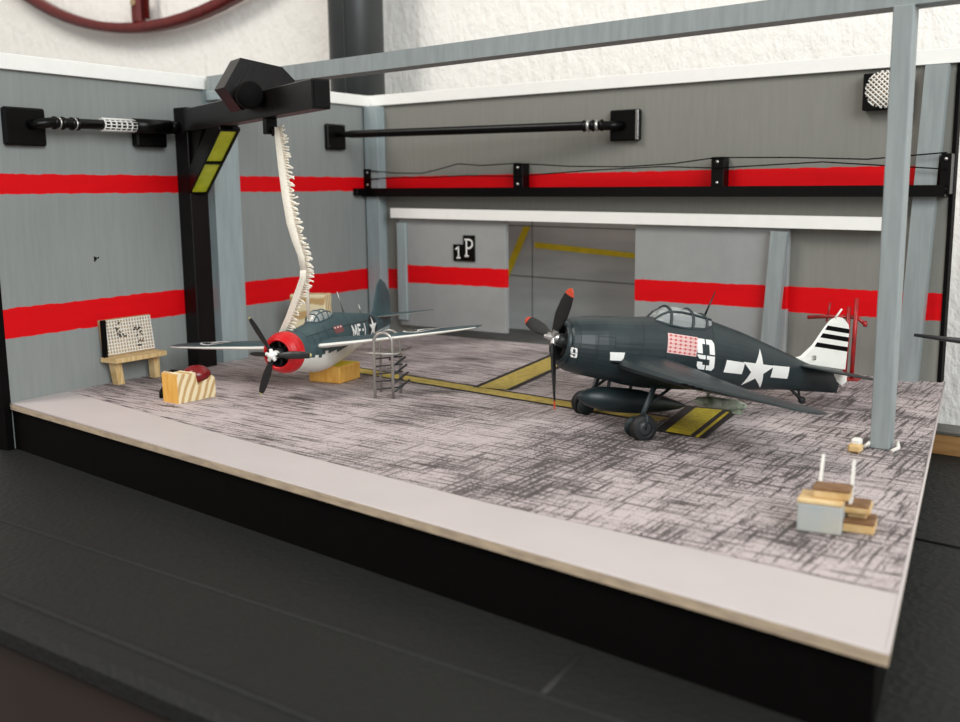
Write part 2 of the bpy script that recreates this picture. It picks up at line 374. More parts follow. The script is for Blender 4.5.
# rail with brackets and wires on the back wall
rl = thing('wall_rail', 'long black rail with four brackets and thin wires on the back wall', 'rail', (24, -.5, 12.6))
T = Matrix.Translation((-24, .5, -12.6))
b = MB(); b.prism([(.1, 12.62), (49.95, 12.35), (49.95, 13.1), (.1, 13.4)], -1.4, 0, 'black', lambda a, z, y: (a, y, z)); b.box((.1, -2.7, 12.72), (.7, -.9, 13.4), 'black'); b.build('rail', rl, T)
for x, z0, z1 in ((.55, 13.35, 15.15), (17.05, 13.2, 15.25), (34.4, 13.1, 15.3), (49.85, 12.5, 15.1)):
    hw_ = .48 if x < 49 else .32
    b = MB(); b.box((x-hw_, -1.12, z0), (x+hw_, -.05 if x > 2 else -1.1+.9, z1), 'black')
    for zz in (z0+.35, z1-.35): b.lathe([(0, .12), (.06, .1), (.08, 0)], 'silver', (x, -1.12, zz), (0, -1, 0), 8)
    b.build('bracket', rl, T)
W1 = [(.6, 15.0), (4, 14.7), (7, 14.62), (9, 14.95), (11, 15.35), (13.5, 15.15), (17, 15.25), (22, 14.9), (27, 14.75), (31, 14.9), (34.4, 15.25), (40, 15.1), (45, 14.85), (49.9, 15.15)]
W2 = [(.6, 14.2), (4, 14.3), (8, 14.25), (12, 14.35), (17, 14.2), (24, 14.55), (30, 14.7), (34.4, 14.5), (42, 14.75), (49.9, 14.1)]
for w in (W1, W2):
    b = MB(); b.tube([(x, -1.2, z) for x, z in w], .05, 'blackm', 6); b.build('wire', rl, T)

# tube lamps on the walls
def rings(b, pts, r, w, m='silver', X=None, axis=(0, 1, 0)):
    for p in pts: b.lathe([(-w, r*.8), (-w/2, r), (w/2, r), (w, r*.8)], m, p, axis, 16, X)
lt = thing('wall_tube', 'black tube with white mesh collar between two square plates high on the left wall', 'pipe', (2.3, -31, 17.3), (0, 0, WA))
T = Matrix.Translation(-(WL.inverted() @ Vector((2.3, -31, 17.3))))
b = MB(); b.box((0, -37.2, 16.15), (.45, -34.3, 18.5), 'black', bev=.12); b.build('mounting_plate', lt, T)
b = MB(); b.box((0, -27.3, 16.35), (.7, -24.6, 17.75), 'black', bev=.12); b.build('mounting_plate', lt, T)
b = MB(); b.tube([(.3, -35.5, 17.45), (.8, -35.1, 17.5), (1.1, -34.5, 17.6), (1.1, -24.4, 17.75)], .33, 'black', 16); b.build('tube', lt, T)
b = MB(); rings(b, [(1.1, y, 17.6) for y in (-34.2, -33.6, -32.9, -32.5)], .42, .12, 'black'); rings(b, [(1.1, y, 17.6) for y in (-33.9, -32.7)], .4, .05, 'silver'); b.build('ring', lt, T)
b = MB()
for y in [-30.5+.44*i for i in range(7)]: rings(b, [(1.1, y, 17.67)], .42, .05, 'mesh_white')
for k in range(12):
    a = 2*PI*k/12; b.tube([(1.1+.42*math.cos(a), -30.6, 17.67+.42*math.sin(a)), (1.1+.42*math.cos(a), -27.8, 17.7+.42*math.sin(a))], .035, 'mesh_white', 5)
b.build('mesh_collar', lt, T)
b = MB(); b.tube([(1.1, -27.9, 17.72), (1.1, -24.8, 17.76)], .5, 'black', 16); b.lathe([(0, .2), (.15, .42), (.5, .48), (.9, .42), (1.05, 0)], 'black', (1.1, -24.9, 17.76), (0, 1, 0), 16); b.build('socket', lt, T)
l2 = thing('wall_tube', 'long thin black tube crossing the corner from the left wall to the back wall', 'pipe', (13, -2, 17))
T = Matrix.Translation((-13, 2, -17))
b = MB(); b.box((0, -6.5, 16.75), (.45, -4.0, 18.95), 'black', WL, .1)
for yy in (-6.2, -4.3):
    for zz in (17.0, 18.7): b.lathe([(0, .12), (.05, .1), (.07, 0)], 'black', WL @ Vector((.45, yy, zz)), (1, 0, 0), 8)
b.build('mounting_plate', l2, T)
b = MB(); b.box((25.2, -.5, 16.75), (27.75, 0, 19.1), 'black', None, .1); b.box((27.45, -.56, 16.8), (27.7, -.5, 19.05), 'chrome', None, .02); b.build('mounting_plate', l2, T)
b = MB(); b.tube([(.5, -5.1, 18.0), (1.2, -5.0, 18.05), (2.2, -4.75, 18.05), (24, -1.4, 17.95), (25.6, -1.1, 17.9), (26.3, -.45, 17.9)], [.2, .22, .33, .36, .36, .36], 'black', 16); b.build('tube', l2, T)
b = MB(); ax = Vector((21.8, 3.35, 0)).normalized()
for k in range(5): b.lathe([(-.12, .36), (-.05, .46), (.05, .46), (.12, .36)], 'silver' if k % 2 else 'black', (23.5+.36*k, -1.47+.055*k, 17.95), ax, 16)
b.build('spring', l2, T)

# ventilator box
vb = thing('ventilator', 'small black box with round white mesh disc, high on the back wall behind the post', 'ventilator', (45.6, -.4, 18))
T = Matrix.Translation((-45.6, .4, -18))
b = MB(); b.box((44.35, -.8, 18.05), (47.1, 0, 20.45), 'black', None, .05); b.build('housing', vb, T)
b = MB(); b.lathe([(0, 1.14), (.06, 1.12), (.07, 0)], 'tan', (45.75, -.8, 19.35), (0, -1, 0), 28)
b.build('disc', vb, T)
b = MB()
for ang in (.75, -.75):
    for k in range(-5, 6):
        dd = k*.235; h = math.sqrt(max(0, 1.2**2-dd*dd)); c, s_ = math.cos(ang), math.sin(ang)
        p = Vector((45.75-s_*dd, -.92 if ang > 0 else -.95, 19.35+c*dd)); q = Vector((c*h, 0, s_*h)); b.tube([p-q, p+q], .05, 'mesh_white', 5)
b.build('mesh_screen', vb, T)

# ------------------------------------------------------------------ crane
cr = thing('crane', 'black jib crane with column, arm, hoist and yellow lit brace by the left wall', 'crane', (2.3, -22.4, 0))
T0 = Matrix.Translation((-2.3, 22.4, 0))
b = MB(); b.box((0.02, -23.35, .03), (1.35, -21.6, 19.25), 'crane', WL, .06); b.build('column', cr, T0)
dv = Vector((.927, -.375, 0)); pv = Vector((.375, .927, 0))
CB = Matrix(((dv.x, pv.x, 0, 3.0), (dv.y, pv.y, 0, -23.4), (0, 0, 1, 0), (0, 0, 0, 1)))   # local x along the arm, y across
b = MB(); b.box((-1.3, 0, 17.5), (22.7, 1.1, 19.1), 'crane', CB, .06); b.box((22.66, .1, 17.6), (22.8, 1.0, 19.0), 'black', CB, .02); b.build('arm', cr, T0)
b = MB(); b.prism([(-.6, 14.2), (-.6, 17.5), (2.6, 17.5)], .35, 1.3, 'crane', lambda a, z, y: (a, y, z), CB); b.build('gusset', cr, T0)
br = MB(); A0 = Vector((-.5, 0, 13.2)); A1 = Vector((7.1, 0, 17.45)); u = (A1-A0).normalized(); wv = Vector((-u.z, 0, u.x))
BX = CB @ Matrix(((u.x, 0, wv.x, A0.x), (u.y, 1, wv.y, 0), (u.z, 0, wv.z, A0.z), (0, 0, 0, 1)))
Lb = (A1-A0).length
br.box((0, .1, 0), (Lb, 1.45, 1.4), 'crane', BX, .08)
for yy in ((.05, .2), (1.35, 1.5)): br.box((-.1, yy[0], -.25), (Lb, yy[1], .0), 'black', BX, .02)
for xx in (-.1, Lb/2-.1, Lb-.22): br.box((xx, .1, -.25), (xx+.25, 1.4, 0), 'black', BX, .02)
bro = br.build('brace', cr, T0)
for xx in (.15, Lb/2+.15):
    b = MB(); b.box((xx, .2, -.12), (xx+Lb/2-.35, 1.34, .02), 'lens', BX, .02); b.build('yellow_lens', bro, T0)['label'] = 'yellow green lamp lens'
# hoist housing straddling the arm
b = MB(); hexp = [(-1.25, 21.25), (1.35, 20.85), (2.15, 20.1), (1.7, 19.0), (-1.35, 18.2), (-2.35, 19.5)]
HX = CB @ Matrix.Translation((13.6, .35, -.25))
b.prism([(a, z) for a, z in hexp], -.9, .9, 'crane', lambda a, z, h: (h, a, z), HX)
b.prism([(a*.72+.1, (z-19.7)*.72+19.7) for a, z in hexp], .9, 1.15, 'crane', lambda a, z, h: (h, a, z), HX)
ho = b.build('hoist_housing', cr, T0)
b = MB(); b.lathe([(0, .7), (.1, .78), (.9, .78), (1.0, .66), (1.0, .0)], 'blackm', HX @ Vector((1.35, -1.1, 19.0)), (.85, -.5, 0), 28); b.build('hoist_wheel', ho, T0)
b = MB(); b.box((14.7, .2, 16.55), (15.35, .9, 17.5), 'black', CB, .05); b.tube([CB @ Vector((15.2, .55, 16.9)), CB @ Vector((15.55, .55, 16.85)), CB @ Vector((15.6, .55, 16.6)), CB @ Vector((15.4, .55, 16.5))], .1, 'black', 8); b.build('hook_block', cr, T0)

# cream fringed strap hanging from the hook
hk = CB @ Vector((16.0, .55, 16.8)); R_ = Vector((.815, .58, 0)); F_ = Vector((-.58, .81, 0))
st = thing('gauze_strap', 'cream fringed gauze strap hanging from the crane hook to the red nosed fighter', 'strap', hk)
T = Matrix.Translation(-hk)
def P(px, py, dep=0): return hk+R_*((px-268)/16.0)+Vector((0, 0, -(py-118)/15.6))+F_*dep
path = [(269, 116, 0, 5), (270, 128, 0, 7), (272, 150, 0, 8), (275, 180, .1, 9), (278.5, 205, .2, 10), (282, 222, .4, 9), (286, 236, .6, 8), (287, 250, .8, 7)]
def ribbon(b, path):
    vs = []
    for px, py, dep, w in path: vs += [P(px-w/2, py, dep), P(px+w/2, py, dep+.25), P(px+w/2, py, dep+.35), P(px-w/2, py, dep+.1)]
    fs = []
    for i in range(len(path)-1):
        for k in range(4): fs.append((i*4+k, i*4+(k+1) % 4, i*4+4+(k+1) % 4, i*4+4+k))
    fs += [(0, 1, 2, 3), tuple(len(vs)-4+k for k in range(4))]
    b.add(vs, fs, 'lace', True)
b = MB(); ribbon(b, path); b.build('band', st, T)
path2 = [(287, 248, .8, 7), (286, 258, 1.0, 8), (278, 275, 1.5, 8), (267, 298, 2.1, 8), (257, 316, 2.6, 8), (250, 327, 3.0, 6)]
b = MB(); ribbon(b, path2); b.build('band', st, T)
b = MB(); ribbon(b, [(288, 250, 1, 4), (288, 265, 1.3, 3), (286, 300, 2.0, 2)]); b.build('band', st, T)
b = MB()
for pth, n, sd in ((path, 66, 1), (path2, 36, 1)):
    for i in range(n):
        t = i/n*(len(pth)-1); k = int(t); f = t-k
        px, py, dep, w = [pth[k][j]*(1-f)+pth[k+1][j]*f for j in range(4)]
        L = random.uniform(2.5, 6.5); dy = random.uniform(-2, 4)
        b.tube([P(px+w*.3, py, dep+.2), P(px+w*.5+L*.5, py+dy*.4, dep+.1), P(px+w*.5+L, py+dy, dep)], random.uniform(.045, .075), 'lace', 4)
b.build('fringe', st, T)

# ------------------------------------------------------------------ aircraft tools
def frame(q):
    X, Y, Z, yaw, pit, roll, s = q
    back = -Vector((math.cos(yaw)*math.cos(pit), math.sin(yaw)*math.cos(pit), math.sin(pit)))
    port = Vector((-math.sin(yaw), math.cos(yaw), 0)); up = (-back).cross(port)
    c, s_ = math.cos(roll), math.sin(roll)
    p2 = c*port+s_*up; u2 = -s_*port+c*up
    return back, p2, u2
def plane_root(name, label, q, cat='model aircraft'):
    back, port, up = frame(q); s = q[6]
    L = Vector((q[0], q[1], 0))
    o = bpy.data.objects.new(name, None); COL.objects.link(o); o.empty_display_size = .01
    R3 = Matrix((-back, port, up)).transposed()
    o.matrix_world = Matrix.Translation(L*S) @ R3.to_4x4()
    o['label'] = label; o['category'] = cat
    off = R3.inverted() @ Vector((0, 0, q[2]))
    # model (x back, y port, z up) in metres -> local cm
    T = Matrix.Translation(off) @ Matrix(((-s, 0, 0, 0), (0, s, 0, 0), (0, 0, s, 0), (0, 0, 0, 1)))
    return o, T
def interp(tab, x):
    if x <= tab[0][0]: return tab[0][1:]
    for a, c in zip(tab, tab[1:]):
        if x <= c[0]:
            f = (x-a[0])/(c[0]-a[0]); f2 = f
            return tuple(u_*(1-f2)+v_*f2 for u_, v_ in zip(a[1:], c[1:]))
    return tab[-1][1:]
def fus_point(tab, x, th):
    zt, zb, hw, e = interp(tab, x)
    c, s_ = math.cos(th), math.sin(th)
    zm = (zt+zb)/2; hz = (zt-zb)/2
    # blend: round body with exponent e
    y = hw*math.copysign(abs(c)**(2/e), c); z = zm+hz*math.copysign(abs(s_)**(2/e), s_)
    return Vector((x, y, z))
def loft_fus(b, tab, xs, n, mf):
    rings_ = [[fus_point(tab, x, 2*PI*k/n) for k in range(n)] for x in xs]
    for i in range(len(xs)-1):
        for k in range(n):
            q = [rings_[i][k], rings_[i][(k+1) % n], rings_[i+1][(k+1) % n], rings_[i+1][k]]
            c = (q[0]+q[1]+q[2]+q[3])/4
            b.add(q, [(0, 1, 2, 3)], mf(c), True)
    b.add(rings_[-1], [tuple(range(n))], mf(rings_[-1][0]), False)
    return rings_
def airfoil(n=9):
    up = []
    for i in range(n):
        t = (1-math.cos(PI*i/(n-1)))/2
        y = 5*(.2969*math.sqrt(t)-.126*t-.3516*t*t+.2843*t**3-.1036*t**4); up.append((t, y))
    return up
def wing_loft(b, secs, mtop, mbot, axis='y', sign=1, le_white=0):
    """secs: (span, xLE, chord, z, thick ratio)"""
    af = airfoil(11); ringsw = []
    for sp_, xl, ch, z, th in secs:
        r = [(xl+t*ch, z+y*th*ch) for t, y in af]+[(xl+t*ch, z-y*th*ch*.7) for t, y in af[-2:0:-1]]
        if axis == 'y': ringsw.append([Vector((a, sign*sp_, zz)) for a, zz in r])
        else: ringsw.append([Vector((a, zz, sp_)) for a, zz in r])
    n = len(ringsw[0]); nt_ = len(af)
    for i in range(len(ringsw)-1):
        for k in range(n):
            top = k < nt_-1 if le_white == 0 else (le_white <= k < nt_-1)
            b.add([ringsw[i][k], ringsw[i][(k+1) % n], ringsw[i+1][(k+1) % n], ringsw[i+1][k]], [(0, 1, 2, 3)], mtop if top else mbot, True)
    b.add(ringsw[-1], [tuple(range(n))], mtop); b.add(ringsw[0], [tuple(range(n))], mtop)
def surf_bvh(b):
    return BVHTree.FromPolygons([tuple(v) for v in b.v], b.f)
def decal(b, bvh, poly, m, side=1, off=.008, step=.12, axis='y', holes=None):
    """project a flat outline (x,z) [or (x,y) for axis z] on a surface"""
    bm = bmesh.new(); vs = [bm.verts.new((p[0], p[1], 0)) for p in poly]
    tri = tessellate_polygon([[Vector((p[0], p[1], 0)) for p in poly]])
    for t in tri:
        try: bm.faces.new([vs[i] for i in t])
        except Exception: pass
    lo = [min(p[i] for p in poly) for i in (0, 1)]; hi = [max(p[i] for p in poly) for i in (0, 1)]
    for i in (0, 1):
        k = lo[i]+step
        while k < hi[i]:
            no = Vector((1, 0, 0)) if i == 0 else Vector((0, 1, 0)); co = no*k
            bmesh.ops.bisect_plane(bm, geom=bm.verts[:]+bm.edges[:]+bm.faces[:], plane_co=co, plane_no=no); k += step
    bm.verts.index_update(); out = []
    for v in bm.verts:
        if axis == 'y': o_, d_ = Vector((v.co.x, side*3, v.co.y)), Vector((0, -side, 0))
        else: o_, d_ = Vector((v.co.x, v.co.y, side*3)), Vector((0, 0, -side))
        h = bvh.ray_cast(o_, d_)
        if h[0] is None: out.append(None)
        else:
            nn = h[1] if h[1].dot(d_) < 0 else -h[1]; out.append(h[0]+nn*off)
    fs = [[v.index for v in f.verts] for f in bm.faces if all(out[v.index] is not None for v in f.verts)]
    b.add([o if o is not None else Vector((0, 0, 0)) for o in out], fs, m, True); bm.free()
def star_poly(cx, cz, r, rot=PI/2, sx=1, shear=0):
    return [(cx+sx*rr*math.cos(a), cz+rr*math.sin(a)+shear*rr*math.cos(a)) for k in range(10) for rr, a in [((r if k % 2 == 0 else r*.385), rot+k*PI/5)]]
def circ(cx, cz, r, n=28): return [(cx+r*math.cos(2*PI*k/n), cz+r*math.sin(2*PI*k/n)) for k in range(n)]
def blade(b, ang, R, w, m, mt, r0=.15, x0=0, tipl=.16, twist=.5):
    """a propeller blade in the y-z plane"""
    prof = [(r0, .5), (.25*R, .7), (.45*R, 1), (.7*R, .98), (.88*R, .8), (.96*R, .55), (R, .15)]
    ca, sa = math.cos(ang), math.sin(ang); ax = Vector((0, ca, sa)); tn = Vector((0, -sa, ca))
    ringsb = []
    rs = sorted(set([p[0] for p in prof]+[R-tipl]))
    for r in rs:
        w_ = interp(prof, r)[0]*w; tw = twist*(1-.55*r/R)
        d = tn*math.cos(tw)+Vector((1, 0, 0))*math.sin(tw); nn = ax.cross(d)
        th = .10*w*(1.6-r/R)
        ringsb.append((r, [Vector((x0, 0, 0))+ax*r+d*(w_/2*math.cos(t))+nn*(th*math.sin(t)) for t in [2*PI*k/10 for k in range(10)]]))
    for (r1, a), (r2, c) in zip(ringsb, ringsb[1:]):
        mm = mt if r1 >= R-tipl-1e-4 else m
        for k in range(10): b.add([a[k], a[(k+1) % 10], c[(k+1) % 10], c[k]], [(0, 1, 2, 3)], mm, True)
    b.add(ringsb[-1][1], [tuple(range(10))], mt); b.add(ringsb[0][1], [tuple(range(10))], m)

# ------------------------------------------------------------------ dark blue fighter
QH = [35.6051, -26.0777, 5.2193, -2.1709, .1906, 0, 2.0038]
hc, TH = plane_root('fighter_airplane', 'dark blue model fighter with white number 9 and black striped white tail, on wheels', QH)
tabH = [(.30, .47, -.70, .56, 2), (.36, .55, -.79, .64, 2), (.5, .61, -.85, .70, 2), (.9, .70, -.91, .76, 2), (1.3, .77, -.94, .78, 2.1), (1.9, .83, -.98, .78, 2.1), (2.3, .87, -1.03, .76, 2.2), (2.8, .95, -1.05, .74, 2.2),
        (3.4, 1.05, -1.03, .72, 2.0), (4.1, 1.17, -.97, .70, 1.85), (4.5, 1.19, -.93, .68, 1.8), (4.85, 1.11, -.9, .65, 1.8), (5.9, .93, -.77, .53, 1.85), (6.9, .70, -.66, .41, 1.9), (7.6, .53, -.58, .32, 2), (8.2, .38, -.54, .25, 2), (9.2, .22, -.48, .13, 2), (9.7, .12, -.45, .05, 2)]
xsH = [.30, .33, .36, .42, .5, .6, .75, .9, 1.1, 1.3, 1.6, 1.9]+[2.1+.25*i for i in range(30)]+[9.7]
xsH = sorted(set(round(x, 3) for x in xsH if x <= 9.7))
fb = MB(); ringsF = loft_fus(fb, tabH, xsH, 40, lambda c: 'sea')
# raised spine behind the cockpit is part of the loft; intake opening
bv = surf_bvh(fb)
def pline(pts, w=.02, m='panel', side=1):
    for a, c in zip(pts, pts[1:]):
        a = Vector((*a, 0)); c = Vector((*c, 0)); t = (c-a)
        if t.length < 1e-5: continue
        p = Vector((-t.y, t.x, 0)).normalized()*w/2
        decal(fb, bv, [tuple((a-p).xy), tuple((c-p).xy), tuple((c+p).xy), tuple((a+p).xy)], m, side, .006, .1)
for sd in (1, -1):
    pline([(.52, -.5), (.52, .42)], .02, 'panel', sd); pline([(1.0, -.35), (1.0, .3)], .02, 'panel', sd); pline([(1.0, -.02), (.55, -.02)], .015, 'panel', sd)
    pline([(1.02, .25), (1.5, .28), (1.5, -.02), (2.3, .05)], .02, 'panel', sd); pline([(1.0, -.2), (1.5, -.2)], .02, 'panel', sd); pline([(2.2, -.5), (2.35, .1), (2.4, .75)], .02, 'panel', sd)
    pline([(1.52, .12), (2.36, .2)], .02, 'panel', sd)
    for x in (3.1, 3.45, 3.85, 5.05, 5.8, 6.9): pline([(x, -.75+.06*x), (x, .2)], .012, 'panel', sd)
    pline([(3.0, .62), (4.6, .5)], .015, 'panel', sd); pline([(4.65, .45), (4.65, .95)], .015, 'panel', sd)
    decal(fb, bv, [(1.37, -.12), (1.82, -.08), (1.81, -.31), (1.43, -.34)], 'white', sd)
    decal(fb, bv, [(1.97, -.38), (1.5, -.38), (1.5, -.42), (1.97, -.43)], 'blackm', sd)
    # stars and bars : flush with the photograph's slanted placing
    decal(fb, bv, [(5.17, -.25), (5.84, -.24), (5.84, .10), (5.17, .11)], 'white', sd)
    decal(fb, bv, [(6.92, -.22), (7.57, -.20), (7.57, .15), (6.92, .13)], 'white', sd)
    decal(fb, bv, star_poly(6.38, -.07, .62, PI/2, 1.02), 'white', sd, .012)
    decal(fb, bv, circ(2.55, -.1, .05, 12), 'panel', sd)
# number 9 in stencil style (outer block with gaps)
def block9(x, z, w, h, sd, t, gap=.0):
    o_ = lambda a, c: (x+sd_*(a)*w-c*h*.2, z+c*h)
    sd_ = sd
    P9 = [[(-.5, .03), (-.5, .4), (-.38, .5), (-.2, .5), (-.2, .03)], [(-.2, .34), (-.2, .5), (-.035, .5), (-.035, .34)], [(.035, .34), (.035, .5), (.2, .5), (.2, .34)],
          [(.2, .5), (.38, .5), (.5, .4), (.5, .03), (.2, .03)], [(.2, -.02), (.5, -.02), (.5, -.4), (.38, -.5), (.2, -.5)],
          [(-.5, -.02), (-.2, -.02), (-.2, -.15), (-.38, -.15), (-.5, -.07)], [(-.2, -.02), (-.035, -.02), (-.035, -.15), (-.2, -.15)], [(.035, -.02), (.2, -.02), (.2, -.15), (.035, -.15)],
          [(-.2, -.34), (-.035, -.34), (-.035, -.5), (-.2, -.5)], [(.035, -.34), (.2, -.34), (.2, -.5), (.035, -.5)], [(-.5, -.25), (-.2, -.25), (-.2, -.5), (-.38, -.5), (-.5, -.41)]]
    return [[o_(a, c) for a, c in p] for p in P9]
for sd in (1, -1):
    for p in block9(4.42, .17, .60, .84, sd, .17): decal(fb, bv, p, 'white', sd, .012, .1)
    for p in block9(.40, -.28, .15, .26, sd, .2): decal(fb, bv, p, 'white', sd, .012, .1)
fo = fb.build('fuselage', hc, TH, False)
# kill flags
b = MB(); decal(b, bv, [(3.13, .08), (4.09, .08), (4.09, .61), (3.13, .61)], 'flag_pink', 1, .008, .1)
for i in range(6):
    for j in range(5):
        x0 = 3.15+i*.16; z0 = .60-j*.105
        decal(b, bv, [(x0, z0-.09), (x0+.14, z0-.09), (x0+.14, z0), (x0, z0)], 'flag_pink', 1, .012, .1)
        decal(b, bv, circ(x0+.07, z0-.045, .034, 8), 'flag_red', 1, .02, .2)
        decal(b, bv, [(x0, z0-.051), (x0+.14, z0-.051), (x0+.14, z0-.039), (x0, z0-.039)], 'flag_red', 1, .018, .2)
b.build('victory_flags', fo, TH, False)['label'] = 'grid of small red and white flags'
# cowl front: lip, engine face
b = MB(); prof = [(.30, .60), (.22, .60), (.19, .56), (.22, .50), (.45, .47), (.7, .47), (.7, 0)]
b.lathe([(h, r) for h, r in prof[:4]], 'sea', (0, 0, -.11), (1, 0, 0), 40); b.lathe([(.22, .5), (.45, .47), (.72, .47), (.72, .0)], 'engine', (0, 0, -.11), (1, 0, 0), 40)
b.build('cowl_ring', hc, TH, False)
b = MB(); b.lathe([(.10, .0), (.12, .14), (.2, .18), (.45, .22), (.5, .3), (.7, .3)], 'hub', (0, 0, -.05), (1, 0, 0), 24)
for k in range(9):
    a = 2*PI*k/9; b.tube([(.5, .12*math.cos(a), -.08+.12*math.sin(a)), (.5, .42*math.cos(a), -.1+.42*math.sin(a))], .08, 'engine', 8)
b.build('engine', hc, TH, False)
pr = MB(); pr.lathe([(-.26, .0), (-.25, .05), (-.16, .06), (-.14, .08), (-.02, .09), (.0, .12), (.2, .12)], 'silver', (0, 0, 0), (1, 0, 0), 20)
for a in (0, 2.1, 4.2): pr.tube([(0, .0, 0), (0, .24*math.cos(a+.9), .24*math.sin(a+.9))], .08, 'silver', 10)
po = pr.build('propeller_hub', hc, TH, False)
for a, R_b in ((172, 1.98), (65, 1.52), (-64, 2.02)):
    b = MB(); blade(b, math.radians(a), R_b, .38, 'blade', 'tiporange', .2, 0, .2, -1.0); b.build('propeller_blade', hc, TH, False)
# wings
wsec = [(.3, 1.62, 3.2, -.42, .24), (.7, 1.70, 3.1, -.42, .24), (1.7, 1.90, 2.8, -.45, .20), (3.2, 2.25, 2.35, -.47, .15), (4.8, 2.62, 1.85, -.42, .12), (5.8, 2.88, 1.5, -.39, .10), (6.25, 3.08, 1.15, -.40, .09), (6.5, 3.35, .6, -.41, .07)]
for sd in (1, -1):
    b = MB(); wing_loft(b, wsec, 'sea', 'sea', 'y', sd); wo = b.build('wing', hc, TH, False)
    b = MB()
    for yy in (3.3, 3.55, 3.8): b.tube([(2.4, sd*yy, -.47), (2.12, sd*yy, -.47)], .03, 'blackm', 8)
    b.build('gun_barrel', wo, TH, False)
# stabilisers and fin
ssec = [(.1, 8.0, 1.75, .22, .1), (1.0, 8.2, 1.45, .24, .09), (2.2, 8.55, 1.05, .26, .08), (2.6, 8.75, .75, .27, .07), (2.8, 9.0, .35, .27, .06)]
for sd in (1, -1):
    b = MB(); wing_loft(b, ssec, 'sea', 'sea', 'y', sd); b.build('tailplane', hc, TH, False)
LE = [(.36, 7.75), (.5, 8.12), (.88, 8.46), (1.5, 8.79), (1.72, 8.95), (1.81, 9.12), (1.85, 9.3)]
TE = [(.36, 9.86), (.53, 9.84), (1.5, 9.72), (1.66, 9.64), (1.78, 9.48), (1.85, 9.32)]
def xl(z, tab): return interp(tab, z)[0]
zs = sorted(set([.30+.05*i for i in range(31)]+[1.83, .845, .985, 1.14, 1.28, 1.39, 1.53])); zs = [z for z in zs if z <= 1.84 and not any(abs(z-q) < .02 and z != q for q in (.845, .985, 1.14, 1.28, 1.39, 1.53))]
b = MB(); af = airfoil(7)
def stripe_mat(z, x):
    # bands lean back with the photograph
    return 'blackm' if any(lo < z < hi for lo, hi in ((.845, .985), (1.14, 1.28), (1.39, 1.53))) else 'under'
prev = None
for z in zs:
    a, c = xl(z, LE), xl(z, TE); ch = max(.02, c-a); th = .06 if z < 1.7 else .04
    ring = [Vector((a+t*ch, y*th*ch*1.3, z)) for t, y in af]+[Vector((a+t*ch, -y*th*ch*1.3, z)) for t, y in af[-2:0:-1]]
    if prev:
        mm = stripe_mat((z+pz)/2, 0)
        for k in range(len(ring)):
            xm = (ring[k].x+ring[(k+1) % len(ring)].x)/2
            b.add([prev[k], prev[(k+1) % len(ring)], ring[(k+1) % len(ring)], ring[k]], [(0, 1, 2, 3)], 'under' if (mm == 'blackm' and k in (0, len(ring)-1)) else mm, True)
    prev, pz = ring, z
b.add(prev, [tuple(range(len(prev)))], 'under')
# lower rudder under the tailplane
b.prism([(9.42, .14), (9.9, .2), (9.95, -.05), (9.8, -.2), (9.5, -.05)], -.07, .07, 'under', lambda a, z, y: (a, y, z))
fino = b.build('fin', hc, TH, False); fino['label'] = 'white tail fin with three black stripes'
b = MB(); bvf = BVHTree.FromPolygons([tuple(v) for v in [Vector((x, y, z)) for x, y, z in ((7, .12, -1), (11, .12, -1), (11, .12, 3), (7, .12, 3))]], [(0, 1, 2, 3)])
for p in block9(8.55, .52, .1, .13, 1, .22): decal(b, bvf, p, 'blackm', 1, .01, .2)
b.build('number_mark', fino, TH, False)
b = MB(); b.tube([(9.1, 0, 1.78), (9.28, 0, 2.08)], .03, 'under', 8); b.build('fin_antenna', hc, TH)
b = MB(); b.tube([(4.55, 0, 1.12), (4.78, 0, 1.95)], [.035, .015], 'blade', 8); b.build('mast', hc, TH)
# canopy : glass shell with frames, headrest and dark sill behind
def canopy(root, T, prof, m_frame, hoops, hw, sills, fr=.028):
    n = 12; b = MB(); rr = []
    for x, zb, zt, w in prof: rr.append([Vector((x, hw*w*math.cos(PI*k/n), zb+(zt-zb)*math.sin(PI*k/n)**.75)) for k in range(n+1)])
    for i in range(len(rr)-1):
        for k in range(n): b.add([rr[i][k], rr[i][k+1], rr[i+1][k+1], rr[i+1][k]], [(0, 1, 2, 3)], 'glass', True)
    co = b.build('canopy', root, T, False); co['label'] = 'clear framed canopy'
    f = MB()
    for x in hoops:
        zb, zt, w = interp(prof, x); f.tube([(x, hw*w*1.02*math.cos(PI*k/n), zb+(zt-zb)*1.02*math.sin(PI*k/n)**.75) for k in range(n+1)], fr, m_frame, 6)
    for k in sills: f.tube([Vector((q[k].x, q[k].y*1.02, q[k].z+.005)) for q in rr], fr*.85, m_frame, 6)
    f.build('canopy_frame', co, T, False)
b = MB()
b.box((3.1, -.36, .55), (4.25, .36, 1.02), 'darkint', None, 0.02); b.box((4.0, -.2, .9), (4.15, .2, 1.25), 'skin', None, .03); b.box((3.35, -.18, .95), (3.5, .18, 1.08), 'blackm', None, .03)
b.build('cockpit', hc, TH, False)
canopy(hc, TH, [(2.88, .88, .93, .7), (3.05, .85, 1.15, .85), (3.25, .82, 1.30, 1), (3.6, .80, 1.34, 1.05), (4.0, .80, 1.32, 1.05), (4.35, .84, 1.26, 1.0), (4.65, .95, 1.19, .75)], 'sea', [3.27, 3.97, 4.45], .44, [0, 3, 9, 12], .045)
